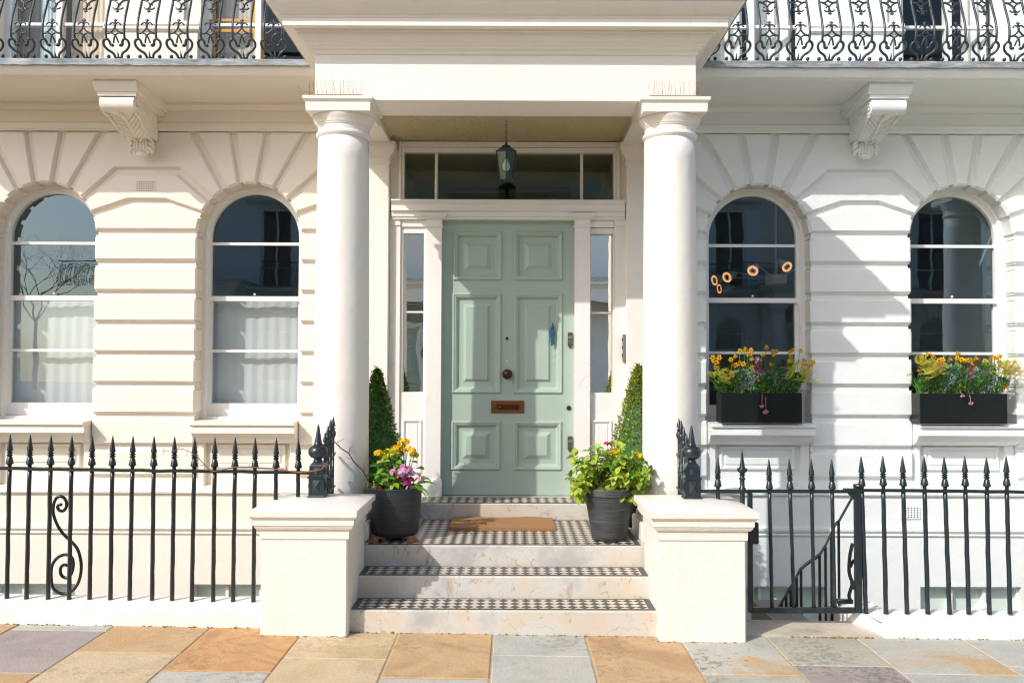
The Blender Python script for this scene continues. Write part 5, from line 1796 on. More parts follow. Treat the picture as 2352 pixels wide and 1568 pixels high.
def scatter(mb, me_v, me_f, p, rot, s):
    mb.add([tuple(rot @ (Vector(v) * s) + Vector(p)) for v in me_v], me_f)

LV = [(0, 0, 0), (.45, -.26, .04), (1, 0, -.03), (.45, .26, .04)]
LF = [(0, 1, 2), (0, 2, 3)]

# ---- clipped box cones in black pots
def box_cone(label, x, y, ztop, zb, rb, m, seed):
    q = random.Random(seed)
    t = thing('box_cone', (x, y, zb), label, 'topiary', 'clipped cones either side of the door')
    b = MB(); H = ztop - zb
    for i in range(5000):
        u = q.random() ** .72
        z = zb + H * (1 - u) if False else zb + H * u
        f = 1 - (z - zb) / H
        r = rb * (f ** .80) * (1 + .07 * math.sin(9 * z + 3 * math.sin(7 * z)) + .05 * q.random())
        a = q.uniform(0, 2 * math.pi)
        r *= 1 - .34 * q.random() ** 2 + .10 * math.sin(a * 5 + z * 23) * math.sin(z * 31 + a * 3) 
        p = Vector((x + r * math.cos(a), y + r * math.sin(a), z))
        d = Vector((math.cos(a), math.sin(a), .55)) + Vector((q.gauss(0, .55), q.gauss(0, .55), q.gauss(0, .5)))
        scatter(b, LV, LF, p, dirrot(d, q.uniform(-1, 1)), q.uniform(.018, .034))
    for i in range(150):                                   # stray shoots
        z = zb + H * q.random() ** .8; f = 1 - (z - zb) / H; a = q.uniform(0, 6.28); r = rb * f ** .8
        p = Vector((x + r * math.cos(a), y + r * math.sin(a), z)); d = Vector((math.cos(a), math.sin(a), 1.2)).normalized()
        for k in range(5):
            scatter(b, LV, LF, p + d * (.008 * k), dirrot(d + Vector((q.gauss(0, .7), q.gauss(0, .7), q.gauss(0, .4)))), .024)
    o = b.build('foliage', m, t, recalc=False)
    s_ = MB(); s_.tube([(x, y, zb - .12), (x, y, ztop - .1)], [.02, .006], 6); s_.build('stem', MT['bark'], t)
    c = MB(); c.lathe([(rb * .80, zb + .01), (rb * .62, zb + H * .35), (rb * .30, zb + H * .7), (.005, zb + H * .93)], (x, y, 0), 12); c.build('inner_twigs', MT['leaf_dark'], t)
    p = thing('plant_pot', (x, y, Z3), label.replace('clipped box cone', 'tall black pot under the clipped box cone'), 'plant pot', 'black pots of the box cones')
    b = MB(); b.lathe([(.115, Z3 + .004), (.120, Z3 + .01), (.148, zb - .05), (.152, zb - .048), (.152, zb - .01), (.140, zb - .008), (.138, zb - .04)], (x, y, 0), 28); b.build('pot_body', MT['pot_black'], p, angle=40)
    b = MB(); b.lathe([(.0005, zb - .034), (.137, zb - .036)], (x, y, 0), 20, caps=False); b.build('soil', MT['soil'], p)
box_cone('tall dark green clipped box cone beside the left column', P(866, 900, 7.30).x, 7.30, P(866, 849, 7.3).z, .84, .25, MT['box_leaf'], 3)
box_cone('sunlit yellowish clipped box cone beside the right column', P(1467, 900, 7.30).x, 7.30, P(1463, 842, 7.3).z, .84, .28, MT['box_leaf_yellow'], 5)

# ---- the two big charcoal pots
def big_pot(label, x, y, zb, zt, rb, rt, band, feet):
    t = thing('flower_pot', (x, y, zb), label, 'flower pot', 'charcoal pots on the landing')
    b = MB()
    prof = [(rb - .012, zb), (rb, zb + .012)]
    n = 14
    for i in range(1, n + 1):
        s = i / n
        prof.append((rb + (rt - rb) * (s if band else s ** .7), zb + (zt - zb) * s * (.86 if band else .985) + .012 * (1 - s)))
    if band:
        prof += [(rt + .010, zt - (zt - zb) * .135), (rt + .013, zt - .012), (rt + .010, zt), (rt - .006, zt), (rt - .010, zt - .05)]
    else:
        prof += [(rt + .004, zt - .008), (rt + .003, zt), (rt - .010, zt), (rt - .014, zt - .05)]
    b.lathe(prof, (x, y, 0), 44)
    o = b.build('pot_body', MT['pot_grey'] if band else MT['pot'], t, angle=40)
    b = MB(); b.lathe([(.0005, zt - .035), (rt - .012, zt - .038)], (x, y, 0), 28, caps=False); b.build('soil', MT['soil'], t)
    if feet:
        for fx, fy in ((-.125, -.115), (.125, -.115), (.0, .15)):
            b = MB(); a = math.atan2(fy, fx); d = Vector((math.cos(a), math.sin(a), 0)); n_ = Vector((-d.y, d.x, 0)); c0 = Vector((x + fx, y + fy, 0))
            for (o0, o1, z0, z1, w) in ((-.05, .03, Z3 + .025, zb + .004, .032), (.005, .048, Z3 + .004, zb - .012, .036), (-.06, -.03, Z3 + .004, Z3 + .03, .03), (.030, .062, Z3 + .004, Z3 + .018, .038)):
                v = []
                for zz in (z0, z1):
                    for (oo, ww) in ((o0, -w), (o1, -w), (o1, w), (o0, w)):
                        q = c0 + d * oo + n_ * ww; v.append((q.x, q.y, zz))
                b.add(v, [(3, 2, 1, 0), (4, 5, 6, 7), (0, 1, 5, 4), (1, 2, 6, 5), (2, 3, 7, 6), (3, 0, 4, 7)])
            b.build('pot_foot', MT['terracotta'], t)
    else:
        b = MB(); b.cbox(x - .055, x + .04, y - rb - .003, y - rb + .02, zb - .002, zb + .014, .003); b.build('drain_slot', MT['dark'], t)
    return t
PLX, PLY = P(904, 1130, 6.70).x + .012, 6.72
big_pot('charcoal pot on terracotta feet by the left pier, filled with mixed flowers', PLX, PLY, .502, P(904, 1122, 6.6).z + .004, .172, .203, False, True)
PRX, PRY = P(1399, 1130, 6.71).x, 6.71
big_pot('charcoal banded pot by the right pier holding a bushy lime green plant', PRX, PRY, .466, P(1399, 1122, 6.6).z, .130, .185, True, False)

def bushy(t, stems, leaf_meshes, q, Lr, per, droop=.2, cap=300, inner=None, levels=3):
    """leaves in whorls along stems; each leaf an object"""
    n = 0
    st = MB(); im = MB()
    for base, tip in stems:
        base, tip = Vector(base), Vector(tip)
        mid = (base + tip) / 2 + Vector((q.gauss(0, .015), q.gauss(0, .015), .02))
        c = catmull([base, mid, tip], 5)
        st.tube(c, [.004 * (1 - .6 * i / len(c)) for i in range(len(c))], 5)
        d = (tip - mid).normalized()
        for lev in range(levels):
            p = tip.lerp(base if lev > 2 else mid, lev * .24)
            kk = per if lev == 0 else max(2, per - 2) if lev < 3 else per + 1
            a0 = q.uniform(0, 6.28)
            for k in range(kk):
                a = a0 + k * 2 * math.pi / kk + q.gauss(0, .25)
                s1 = d.orthogonal().normalized(); s2 = d.cross(s1)
                out = s1 * math.cos(a) + s2 * math.sin(a)
                dd = out + d * (.45 if lev == 0 else .1) + Vector((0, 0, -droop * (lev + .3)))
                me = q.choice(leaf_meshes)
                if n >= cap or lev > 2:
                    me_v = [tuple(v.co) for v in me.vertices]; me_f = [tuple(f.vertices) for f in me.polygons]
                    scatter(im, me_v, me_f, p + out * .004, dirrot(dd, q.gauss(0, .35)), q.uniform(*Lr))
                    continue
                o = link('leaf', me, t, p + out * .004)
                o.rotation_euler = dirrot(dd, q.gauss(0, .35)).to_euler()
                s = q.uniform(*Lr) * (1 if lev else .85)
                o.scale = (s, s * q.uniform(.85, 1.1), s)
                n += 1
    st.build('stems', MT['wood_dark'], t, smooth=True)
    if im.v:
        tag(im.build('inner_leaves', inner or MT['leaf_green'], t, smooth=True, recalc=False), kind='stuff')
    return n

q = random.Random(21)
sh_ = thing('leafy_shrub', (PRX, PRY, .80), 'bushy lime green plant with broad leaves spilling from the banded right pot', 'shrub')
lm = [leaf_mesh('leaf_a', MT['leaf_green'], 1, .66), leaf_mesh('leaf_b', MT['leaf_lime'], 1, .70, .12, .35), leaf_mesh('leaf_c', MT['leaf_green'], 1, .62, .10, .4), leaf_mesh('leaf_d', MT['leaf_lime'], 1, .72, .08, .2), leaf_mesh('leaf_e', MT['leaf_green'], 1, .68, .12, .5)]
stems = []
tips = [(1322, 1060), (1310, 1095), (1330, 1120), (1352, 1035), (1345, 1075), (1372, 1028), (1378, 1060), (1368, 1105), (1398, 1042), (1400, 1085), (1390, 1125), (1425, 1030), (1430, 1068), (1425, 1110), (1452, 1045), (1455, 1088), (1450, 1120), (1478, 1062), (1482, 1100), (1470, 1128), (1495, 1082), (1340, 1140), (1410, 1060), (1360, 1130), (1440, 1100), (1318, 1128), (1488, 1118), (1412, 1020), (1355, 1095), (1385, 1080), (1415, 1090), (1445, 1072), (1375, 1140), (1400, 1110), (1430, 1135), (1465, 1075), (1335, 1105), (1390, 1045), (1325, 1140), (1460, 1140)]
tips += [(1320 + (i * 37) % 170, 1048 + (i * 23) % 84) for i in range(22)]
for i, (px, py) in enumerate(tips):
    Y = 6.60 + q.uniform(-.10, .16)
    tip = P(px, py, Y)
    stems.append(((PRX + (tip.x - PRX) * .25, PRY + q.uniform(-.04, .06), .80), tip))
nl = bushy(sh_, stems, lm + [lm[1], lm[3]], q, (.046, .074), 6, levels=6, cap=296, inner=MT['leaf_lime'])

q = random.Random(5)
mx = thing('mixed_foliage', (PLX - .06, PLY, .82), 'fresh green leafy stems at the front of the left pot', 'plant')
stems = []
for px, py in ((872, 1085), (895, 1040), (882, 1110), (905, 1075), (860, 1112), (918, 1100), (900, 1120), (880, 1060), (912, 1050), (935, 1112), (870, 1098), (890, 1095), (915, 1085), (865, 1120), (885, 1120), (925, 1118), (905, 1108)):
    Y = 6.62 + q.uniform(-.04, .08); tip = P(px, py, Y)
    stems.append(((PLX + (tip.x - PLX) * .4, PLY, .82), tip))
bushy(mx, stems, lm[:1] + lm[2:3] + lm[:2], q, (.050, .080), 5, levels=4)

def flower_ball(mb, c, r, q, k, pet=.016, flat=.75):
    """a head of small five-petalled florets"""
    r0 = r
    for i in range(k):
        r = r0 * q.uniform(.75, 1.3); z = q.uniform(-.5, 1); a = q.uniform(0, 6.28); rr = math.sqrt(max(0, 1 - z * z))
        n = Vector((rr * math.cos(a), rr * math.sin(a), z * flat)).normalized()
        p = Vector(c) + Vector((r * rr * math.cos(a), r * rr * math.sin(a), r * z * flat))
        s1 = n.orthogonal().normalized(); s2 = n.cross(s1); a0 = q.uniform(0, 6.28)
        for k2 in range(5):
            aa = a0 + k2 * 1.2566
            d = s1 * math.cos(aa) + s2 * math.sin(aa); e = n.cross(d)
            mb.add([p, p + d * pet * .6 - e * pet * .42 + n * .003, p + d * pet + n * .001, p + d * pet * .6 + e * pet * .42 + n * .003], [(0, 1, 2, 3)])

pr = thing('yellow_primula', (PLX, PLY + .10, .82), 'egg-yolk yellow clustered flowers at the back of the left pot', 'flowers')
for px, py in ((868, 1040), (882, 1047), (893, 1038), (908, 1030), (916, 1042), (925, 1018), (936, 1032), (947, 1036), (952, 1044), (930, 1014), (900, 1046), (920, 1030)):
    b = MB(); c = P(px, py, 6.80 + q.uniform(-.03, .03))
    flower_ball(b, c, .028, q, 13, .021, .55)
    fo = b.build('flower_head', MT['primrose'], pr, recalc=False)
    s_ = MB(); s_.tube([(PLX + (c.x - PLX) * .5, PLY + .08, .84), tuple(c)], .003, 5); s_.build('stalk', MT['leaf_dark'], fo)
big = leaf_mesh('broad_leaf', MT['leaf_dark'], 1, .8, .1, .35)
for px, py, dx_ in ((940, 1060, 1), (955, 1075, 1), (930, 1075, .3), (872, 1068, -1), (950, 1090, .8), (915, 1062, -.2), (865, 1090, -1)):
    c = P(px, py, 6.78); o = link('leaf', big, pr, c); o.rotation_euler = dirrot((dx_, -.7, .1), q.gauss(0, .4)).to_euler(); o.scale = (.085,) * 3

pk = thing('pink_primula', (PLX + .08, PLY, .82), 'magenta and pale pink double flowers on the right of the left pot', 'flowers')
for px, py, mm in ((905, 1092, 'magenta'), (915, 1098, 'magenta'), (926, 1096, 'magenta'), (921, 1088, 'pinkpale'), (932, 1080, 'pinkpale'), (940, 1077, 'pinkpale'), (946, 1086, 'pinkpale'), (926, 1072, 'pinkpale'), (943, 1102, 'magenta'), (936, 1108, 'magenta'), (965, 1100, 'pinkpale'), (903, 1084, 'pinkpale'), (868, 1120, 'redpink'), (940, 1120, 'pinkpale'), (890, 1108, 'pinkpale')):
    b = MB(); c = P(px, py, 6.60 + q.uniform(-.03, .03))
    flower_ball(b, c, .018 if mm != 'redpink' else .009, q, 11, .021, .7)
    fo = b.build('flower_head', MT[mm], pk, recalc=False)
    s_ = MB(); s_.tube([(PLX + (c.x - PLX) * .6, PLY, .83), tuple(c)], .0025, 5); s_.build('stalk', MT['leaf_green'], fo)
st_ = thing('strap_leaves', (PLX + .14, PLY, .82), 'long arching strap leaves hanging over the right rim of the left pot', 'plant')
for path in ([(950, 1118), (965, 1108), (985, 1106), (1002, 1112)], [(948, 1116), (962, 1118), (982, 1130), (992, 1152)], [(950, 1118), (970, 1100), (982, 1098), (990, 1104)], [(944, 1116), (955, 1100), (968, 1096), (976, 1092)], [(952, 1120), (966, 1124), (976, 1136), (980, 1146)]):
    pts = catmull([P(a, c, 6.62 - .03 * i) for i, (a, c) in enumerate(path)], 4)
    b = MB(); n = len(pts); rows = []
    for i, p in enumerate(pts):
        w = .0105 * math.sin(math.pi * (.12 + .86 * i / (n - 1))) ** .7 if i < n - 1 else .0006
        rows.append([(p.x, p.y - w * .5, p.z + w), (p.x, p.y, p.z - .002), (p.x, p.y + w * .5, p.z - w)])
    b.grid(rows); b.build('leaf', MT['leaf_green'], st_, smooth=True, recalc=False)

yl = thing('yellow_primula', (PRX + .02, PRY + .10, .82), 'few yellow blooms among the leaves of the right pot', 'flowers')
for px, py in ((1421, 1034), (1417, 1046), (1422, 1052), (1463, 1042), (1470, 1046), (1412, 1040)):
    b = MB(); c = P(px, py, 6.56); flower_ball(b, c, .012, q, 8, .016); b.build('flower_head', MT['primrose'], yl, recalc=False)
    s_ = MB()
rd = thing('crimson_flower', (PRX, PRY + .08, .82), 'crimson blooms at the top of the right pot', 'flowers')
for px, py in ((1392, 1019), (1400, 1020), (1397, 1036)):
    b = MB(); c = P(px, py, 6.60); flower_ball(b, c, .010, q, 8, .016); b.build('flower_head', MT['redpink'], rd, recalc=False)

# ---- window boxes
def window_box(label, x0, x1):
    Yf, Yb, z0, z1 = 8.125, 8.335, 1.264, 1.541
    t = thing('window_box', ((x0 + x1) / 2, 8.23, z0), label, 'window box', 'black window boxes on the white house')
    b = MB(); w = .012
    for (a, c, e, f) in ((x0, x1, Yf, Yf + w), (x0, x1, Yb - w, Yb)):
        b.cbox(a, c, e, f, z0, z1, .003)
    for (a, c) in ((x0, x0 + w), (x1 - w, x1)):
        b.box(a + .0005, c - .0005, Yf + w, Yb - w, z0 + .001, z1 - .001)
    b.box(x0 + w, x1 - w, Yf + w, Yb - w, z0 + .002, z0 + .02)
    b.build('trough', MT['pot_black'], t)
    b = MB(); b.cbox(x0 + .0, x1 - .0, Yf - .002, Yf + .02, z0 - .006, z0 - .0005, .001); b.build('base_edge', MT['silver'], t)
    b = MB(); b.box(x0 + w, x1 - w, Yf + w, Yb - w, z1 - .045, z1 - .03); b.build('soil', MT['soil'], t)
    return t
def daff_meshes():
    b = MB()
    for k in range(6):
        a = k * math.pi / 3 + (.15 if k % 2 else 0)
        d = Vector((0, math.cos(a), math.sin(a))); e = Vector((0, -math.sin(a), math.cos(a)))
        L = .024; x = Vector((1, 0, 0))
        b.add([d * .003, d * L * .55 - e * .0082 + x * .002, d * L - x * .003, d * L * .55 + e * .0082 + x * .002], [(0, 1, 2, 3)])
    petals = b.mesh('petals', MT['daff'], recalc=False)
    b = MB()
    rows = [[(xx, r * math.cos(2 * math.pi * i / 9), r * math.sin(2 * math.pi * i / 9)) for i in range(9)] for xx, r in ((0, .005), (.010, .0062), (.018, .0075), (.021, .0105))]
    b.grid(rows, close_u=True)
    cup = b.mesh('trumpet', MT['daff_cup'], smooth=True, recalc=False)
    return petals, cup
DP, DC = daff_meshes()
def daffodils(label, heads, x0, x1, q, zsoil=1.50):
    t = thing('daffodils', ((x0 + x1) / 2, 8.23, zsoil), label, 'daffodils', 'daffodils in the window boxes')
    b = MB()
    for i in range(150):
        x = q.uniform(x0 + .03, x1 - .04); y = q.uniform(8.19, 8.30)
        h = q.uniform(.10, .25); lx = q.gauss(0, .05) + (x - (x0 + x1) / 2) * .12; ly = q.gauss(-.01, .025)
        n = 5; rows = []
        for k in range(n + 1):
            s = k / n; w = .0052 * (1 - s ** 3) + .0004
            px = x + lx * s ** 1.6; py = y + ly * s ** 1.6; pz = zsoil + h * s * (1 - .12 * s * s)
            rows.append([(px - w, py, pz), (px, py - .0015, pz), (px + w, py, pz)])
        b.grid(rows)
    o = b.build('leaf_blades', MT['blade'], t, recalc=False, smooth=True); tag(o, kind='stuff')
    for (px, py) in heads:
        Y = q.uniform(8.14, 8.28); c = P(px, py, Y)
        d = Vector((q.uniform(-.9, .9), -1, q.uniform(-.45, .1)))
        rot = dirrot(d)
        fo = link('flower', DP, t, c); fo.rotation_euler = rot.to_euler()
        s = q.uniform(.95, 1.3); fo.scale = (s,) * 3
        co = bpy.data.objects.new('trumpet', DC); COL.objects.link(co); co.parent = fo
        bk = c - d.normalized() * .012
        x_b = min(max(c.x + q.gauss(0, .03), x0 + .03), x1 - .03)
        s_ = MB(); s_.tube(catmull([(x_b, 8.24, zsoil), ((x_b + c.x) / 2, (8.24 + Y) / 2, (zsoil + c.z) / 2 + .02), (bk.x, bk.y + .006, c.z + .012), tuple(bk)], 4), .0026, 5)
        s_.build('stem', MT['blade'], t, smooth=True)
    return t
def frond_mesh(m):
    b = MB()
    n = 9
    for i in range(n):
        s = (i + 1) / (n + 1)
        x = s; z = .28 * s - .42 * s * s
        L = .30 * math.sin(math.pi * min(1, s * .92 + .12)) ** .8 + .02
        for sg in (-1, 1):
            b.add([(x - .055, 0, z), (x + .055, sg * L * .5, z + .012), (x + .08, sg * L, z - .02), (x - .015, sg * L * .55, z + .010)], [(0, 1, 2, 3)])
    b.tube([(0, 0, 0), (.5, 0, .035), (1, 0, -.14)], [.008, .006, .003], 4)
    return b.mesh('frond', m, recalc=False)
FR = [frond_mesh(MT['fern']), frond_mesh(MT['fern_rust'])]
FR = [FR[0], FR[0], FR[0], FR[1]]
def fern(label, cx, cz, wdt, n, q, zsoil=1.52):
    t = thing('golden_fern', (cx, 8.23, zsoil), label, 'fern', 'golden ferns in the window boxes')
    for i in range(n):
        a = q.uniform(-1.25, 1.25); e = q.uniform(-.1, 1.0)
        d = Vector((math.sin(a) * math.cos(e), -math.cos(a) * math.cos(e) * .8, math.sin(e)))
        s = q.uniform(.085, .135)
        p = Vector((cx + q.gauss(0, wdt), 8.17 + q.uniform(-.09, .04), cz + q.uniform(-.05, .07)))
        o = link('frond', q.choice(FR), t, p); o.rotation_euler = dirrot(d, q.gauss(0, .4)).to_euler(); o.scale = (s,) * 3
    b = MB()
    for i in range(8):
        b.tube([(cx + q.gauss(0, wdt * .6), 8.23, zsoil), (cx + q.gauss(0, wdt), 8.21, cz)], .002, 4)
    b.build('stalks', MT['wood_dark'], t)
def clump(name, label, cat, m, blobs, q, size, n, group=None, up=.6):
    """a mound of tiny leaves, too small to count"""
    c0 = blobs[0]
    t = thing(name, (c0[0], 8.20, 1.53), label, cat, group)
    b = MB()
    for cx, cz, r in blobs:
        for i in range(int(n * r / .06)):
            v = Vector((q.gauss(0, 1), q.gauss(0, 1), q.gauss(0, 1))).normalized()
            rr = r * (.6 + .4 * q.random())
            p = Vector((cx + v.x * rr * 1.15, 8.19 + v.y * rr * .9, cz + v.z * rr * .8))
            d = v + Vector((q.gauss(0, .5), q.gauss(0, .5), up + q.gauss(0, .4)))
            scatter(b, LV, LF, p, dirrot(d, q.uniform(-1, 1)), size * q.uniform(.7, 1.3))
    tag(b.build('foliage', m, t, recalc=False), kind='stuff')
    s_ = MB()
    for cx, cz, r in blobs:
        for k in range(4):
            s_.tube([(cx + q.gauss(0, .02), 8.21, 1.50), (cx + q.gauss(0, .03), 8.19, cz)], .003, 4)
    s_.build('stems', MT['leaf_dark'], t)
    return t
def hellebore(label, spots, q):
    p0 = P(*spots[0], 8.16)
    t = thing('hellebore', (p0.x, 8.2, 1.52), label, 'flowers', 'plum hellebores in the window boxes')
    for px, py in spots:
        c = P(px, py, 8.15 + q.uniform(-.02, .04)); b = MB()
        n = Vector((q.gauss(0, .5), -1, q.gauss(-.1, .4))).normalized(); s1 = n.orthogonal().normalized(); s2 = n.cross(s1)
        for k in range(6):
            a = k * 1.047; d = s1 * math.cos(a) + s2 * math.sin(a); e = n.cross(d); L = q.uniform(.020, .027)
            b.add([c, c + d * L * .55 - e * L * .5 + n * .006, c + d * L + n * .010, c + d * L * .55 + e * L * .5 + n * .006], [(0, 1, 2, 3)])
        fo = b.build('bloom', MT['plum'] if q.random() < .85 else MT['pink'], t, recalc=False)
        s_ = MB(); s_.tube([(c.x, 8.22, 1.50), (c.x, c.y + .01, c.z)], .003, 4); s_.build('stem', MT['wood_dark'], fo)
def hanging_bloom(label, paths, q):
    p0 = P(*paths[0][-1][:2], 8.10)
    t = thing('hanging_flower', (p0.x, 8.10, p0.z), label, 'flowers', 'pink blooms hanging over the window boxes')
    for path in paths:
        pts = [P(a, c, 8.16 if i == 0 else 8.100) for i, (a, c, *_) in enumerate(path)]
        s_ = MB(); s_.tube(catmull(pts, 4), .0032, 5); s_.build('stem', plain('pink_stem', (.45, .19, .15), .5), t, smooth=True)
        c = pts[-1]; r = path[-1][2]
        b = MB()
        for i in range(16):
            d = Vector((q.gauss(0, 1), q.gauss(-.3, .8), q.gauss(-.4, .9))).normalized(); e = d.orthogonal().normalized(); n = d.cross(e)
            b.add([c, c + d * r * .6 - e * r * .45, c + d * r + n * r * .15, c + d * r * .6 + e * r * .45], [(0, 1, 2, 3)])
        b.build('bloom', MT['pink'], t, recalc=False)

q = random.Random(11)
def K3(cx, cy): return (1598.6 + cx * .14061, 771.8 + cy * .14061)       # crop of the first box
def K4(cx, cy): return (2058 + cx * .14061, 781 + cy * .14061)
B3 = (1.933, 2.677); B4 = (3.765, 4.572)
window_box('matt black window box in half shade under the window with the glowing lamp', *B3)
window_box('sunlit black window box on the rightmost window sill', *B4)
h3 = [(275, 350), (285, 400), (380, 350), (335, 425), (355, 515), (570, 382), (640, 330), (645, 470), (720, 245), (715, 440), (800, 215), (775, 455), (795, 490), (850, 295), (900, 225), (915, 275), (915, 370), (910, 510), (1095, 300), (1150, 180), (1220, 460), (1255, 255), (1265, 305), (1310, 250), (1525, 260), (1545, 325), (1585, 230), (1705, 240), (1520, 410), (1570, 400), (1765, 395), (1750, 475), (1800, 470), (1915, 420), (1875, 470), (1770, 565)]
h4 = [(420, 275), (515, 230), (740, 330), (700, 340), (760, 320), (880, 315), (1005, 215), (1000, 290), (995, 370), (1075, 320), (1110, 335), (1165, 330), (1225, 320), (1230, 385), (1305, 300), (1180, 500), (1300, 465), (1050, 745), (1450, 340), (1490, 350), (1575, 270), (1610, 285), (1640, 295), (1685, 265), (1690, 355), (1830, 360), (1850, 410), (1945, 350), (1475, 410), (1790, 745), (880, 425), (600, 265)]
daffodils('yellow daffodils in the half-shaded window box by the glowing lamp', [K3(*p) for p in h3], *B3, q)
daffodils('yellow daffodils in the sunlit rightmost window box', [K4(*p) for p in h4], *B4, q)
def WX(k, cx, cy): return P(*k(cx, cy), 8.18)
for lab, k, cx, cy, w, n in (('golden fern on the left of the half-shaded window box', K3, 450, 690, .06, 26), ('coppery golden fern on the right of the half-shaded window box', K3, 1640, 660, .055, 24),
                             ('bright golden fern on the left of the sunlit rightmost window box', K4, 540, 520, .075, 56), ('bright golden fern trailing off the right of the sunlit rightmost window box', K4, 1800, 560, .06, 46)):
    p = WX(k, cx, cy); fern(lab, p.x, p.z, w, n, q)
def BL(k, l): return [(WX(k, a, b).x, WX(k, a, b).z, r) for a, b, r in l]
clump('silver_foliage', 'silver-leaved mound in the middle of the half-shaded window box', 'plant', MT['silver_leaf'], BL(K3, [(830, 720, .075), (960, 660, .07), (780, 620, .05), (760, 810, .05), (1230, 640, .06), (1250, 740, .055), (1400, 760, .07), (900, 820, .05)]), q, .017, 230, 'silver foliage in the window boxes')
clump('silver_foliage', 'silver-leaved mounds in the sunlit rightmost window box', 'plant', MT['silver_leaf'], BL(K4, [(850, 640, .075), (950, 470, .065), (800, 760, .05), (1050, 600, .06), (1520, 700, .075), (1460, 800, .05), (1330, 540, .06), (1600, 620, .05), (1240, 700, .05)]), q, .017, 230, 'silver foliage in the window boxes')
clump('ivy', 'variegated ivy along the rim of the half-shaded window box', 'ivy', MT['ivy'], BL(K3, [(480, 880, .03), (620, 880, .035), (740, 880, .03), (1150, 860, .045), (1200, 900, .04), (1380, 880, .035), (1520, 880, .035), (1650, 870, .04), (940, 890, .03)]), q, .022, 90, 'ivy in the window boxes', .2)
clump('ivy', 'variegated ivy along the rim of the sunlit rightmost window box', 'ivy', MT['ivy'], BL(K4, [(480, 830, .03), (620, 810, .04), (1230, 800, .045), (1350, 820, .04), (1700, 800, .035), (1000, 830, .03), (740, 840, .03)]), q, .022, 90, 'ivy in the window boxes', .2)
clump('green_foliage', 'green undergrowth of the half-shaded window box', 'plant', MT['under'], BL(K3, [(420, 830, .05), (600, 760, .07), (1080, 780, .07), (1550, 780, .07), (1300, 620, .08), (700, 650, .07), (1650, 700, .06)]), q, .026, 260, 'undergrowth in the window boxes')
clump('green_foliage', 'green undergrowth of the sunlit rightmost window box', 'plant', MT['under'], BL(K4, [(500, 720, .06), (700, 650, .07), (1130, 700, .08), (1350, 680, .08), (1700, 700, .07), (1000, 520, .07), (1500, 500, .08)]), q, .026, 260, 'undergrowth in the window boxes')
hellebore('plum purple hellebores in the half-shaded window box', [K3(a, b) for a, b in ((1000, 370), (975, 400), (1030, 390), (1040, 510), (980, 545), (1075, 560), (1170, 555), (1020, 630), (1010, 355))], q)
hellebore('plum purple hellebores in the sunlit rightmost window box', [K4(a, b) for a, b in ((1190, 420), (1230, 510), (1450, 558), (1240, 590))], q)
hanging_bloom('two pink blooms hanging down the front of the half-shaded window box', [[K3(1078, 905), K3(1080, 1000), (*K3(1075, 1140), .022)], [K3(1140, 905), K3(1142, 1080), (*K3(1138, 1235), .030)]], q)
hanging_bloom('single pink bloom hanging down the front of the sunlit rightmost window box', [[K4(1195, 860), K4(1210, 930), (*K4(1225, 1030), .024)], [K4(1050, 850), K4(1075, 880), (*K4(1085, 905), .022)]], q)

# ---- bare vine along the left railing
vn = thing('bare_vine', (-1.5, 6.10, .98), 'thin bare brown vine wound along the left railing to the flower pot', 'vine')
def cbv(cx, cy): return (cx * .3791, 973.9 + cy * .3791)
main = [(*cbv(1975, 235), 6.10), (*cbv(1950, 270), 6.06), (*cbv(1880, 285), 6.05), (*cbv(1800, 290), 6.10), (*cbv(1700, 275), 6.10), (*cbv(1600, 265), 6.11), (*cbv(1440, 258), 6.10), (*cbv(1310, 283), 6.10), (*cbv(1270, 275), 6.11), (*cbv(1225, 228), 6.10), (*cbv(1180, 185), 6.11), (*cbv(1105, 150), 6.10), (*cbv(1040, 165), 6.10), (*cbv(980, 155), 6.09)]
pts = catmull([P(a, b, c) for a, b, c in main], 5)
b = MB(); b.tube(pts, [.0055 - .0035 * i / len(pts) for i in range(len(pts))], 6); b.build('stem', MT['wood_dark'], vn, smooth=True)
q = random.Random(2)
b = MB()
for p in pts[3::5]:
    d = Vector((q.gauss(0, .5), q.gauss(0, .3), q.gauss(.2, .6))).normalized()
    b.tube([tuple(p), tuple(p + d * q.uniform(.02, .04))], [.003, .0012], 5)
b.build('twig', MT['wood_dark'], vn)
def cz(cx, cy): return ((640 + cx / 5.6) * .91875, (1020 + cy / 5.6) * .91875)
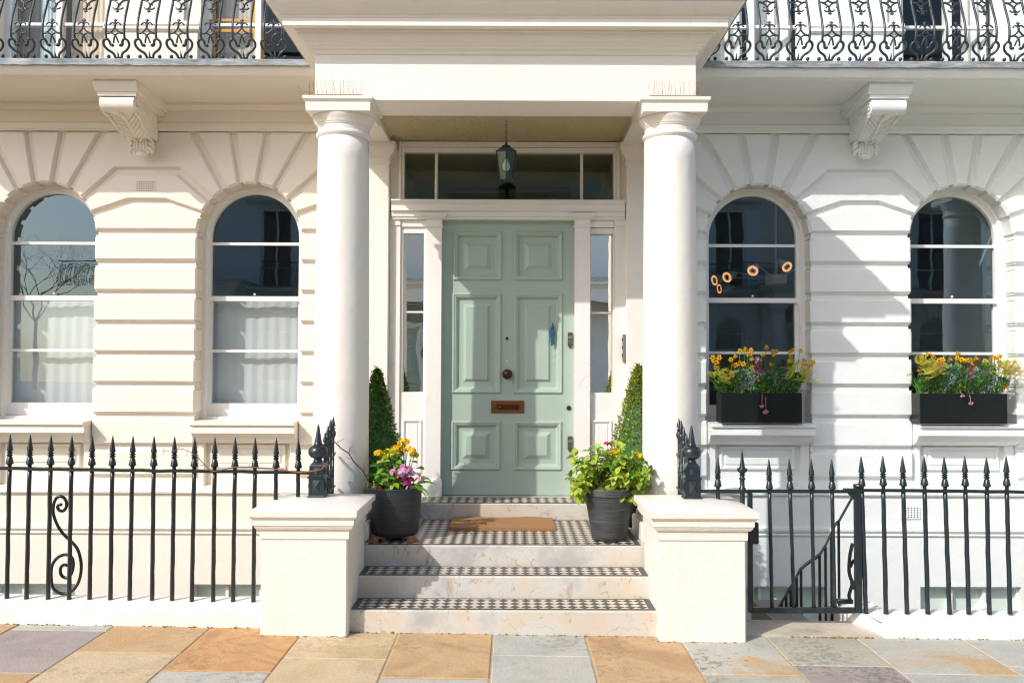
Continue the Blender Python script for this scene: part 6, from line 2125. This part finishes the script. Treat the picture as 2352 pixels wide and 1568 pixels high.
path = [(1050, 425, 6.42), (1120, 490, 6.44), (1190, 560, 6.46), (1290, 625, 6.5), (1340, 700, 6.52), (1380, 760, 6.54), (1490, 870, 6.58), (1560, 990, 6.60), (1605, 1090, 6.62)]
pts = catmull([P(*cz(a, c), Y) for a, c, Y in path], 5)
b = MB(); b.tube(pts, [.0035 + .003 * i / len(pts) for i in range(len(pts))], 6); b.build('stem', MT['wood_dark'], vn, smooth=True)
b = MB()
for i, d in ((10, (-.3, 0, .4)), (16, (.1, 0, 1)), (21, (-.5, 0, .1)), (30, (.15, 0, 1)), (31, (.25, 0, .9)), (37, (-.5, 0, .2)), (5, (.8, 0, .5))):
    p = pts[i]; d = Vector(d).normalized(); b.tube([tuple(p), tuple(p + d * .035), tuple(p + d * .06 + Vector((.012, 0, .004)))], [.003, .0022, .001], 5)
b.build('twig', MT['wood_dark'], vn)

# ---- bare street tree beyond the end of the far terrace, seen in the left-hand glass
def tree(x, y, z0, h, seed):
    q = random.Random(seed)
    t = thing('bare_tree', (x, y, z0), 'bare winter tree at the end of the far terrace, reflected in the leftmost window', 'tree')
    tk = MB(); br = MB()
    tk.tube(catmull([(x, y, z0), (x + .1, y, z0 + h * .2), (x - .05, y, z0 + h * .4)], 4), [.22 - .012 * i for i in range(9)], 8)
    def grow(p, d, L, r, lev):
        e = p + d * L
        m_ = (p + e) / 2 + Vector((q.gauss(0, L * .08), q.gauss(0, L * .08), 0))
        br.tube([tuple(p), tuple(m_), tuple(e)], [r * .55, r * .45, r * .33], 5 if lev < 2 else 4)
        if lev < 5:
            for k in range(3 if lev < 2 else 2):
                nd_ = (d + Vector((q.gauss(0, .55), q.gauss(0, .55), q.gauss(.12, .4)))).normalized()
                grow(e if k else m_.lerp(e, .6), nd_, L * q.uniform(.62, .85), r * .6, lev + 1)
    p0 = Vector((x - .05, y, z0 + h * .4))
    for k in range(4):
        a = k * 1.57 + q.uniform(-.4, .4)
        grow(p0, Vector((math.cos(a) * .6, math.sin(a) * .6, 1)).normalized(), h * .2, .10, 0)
    tk.build('trunk', MT['bark'], t, smooth=True)
    br.build('branches', MT['bark'], t)
tree(-37.5, -52.0, 0.0, 13.5, 4)
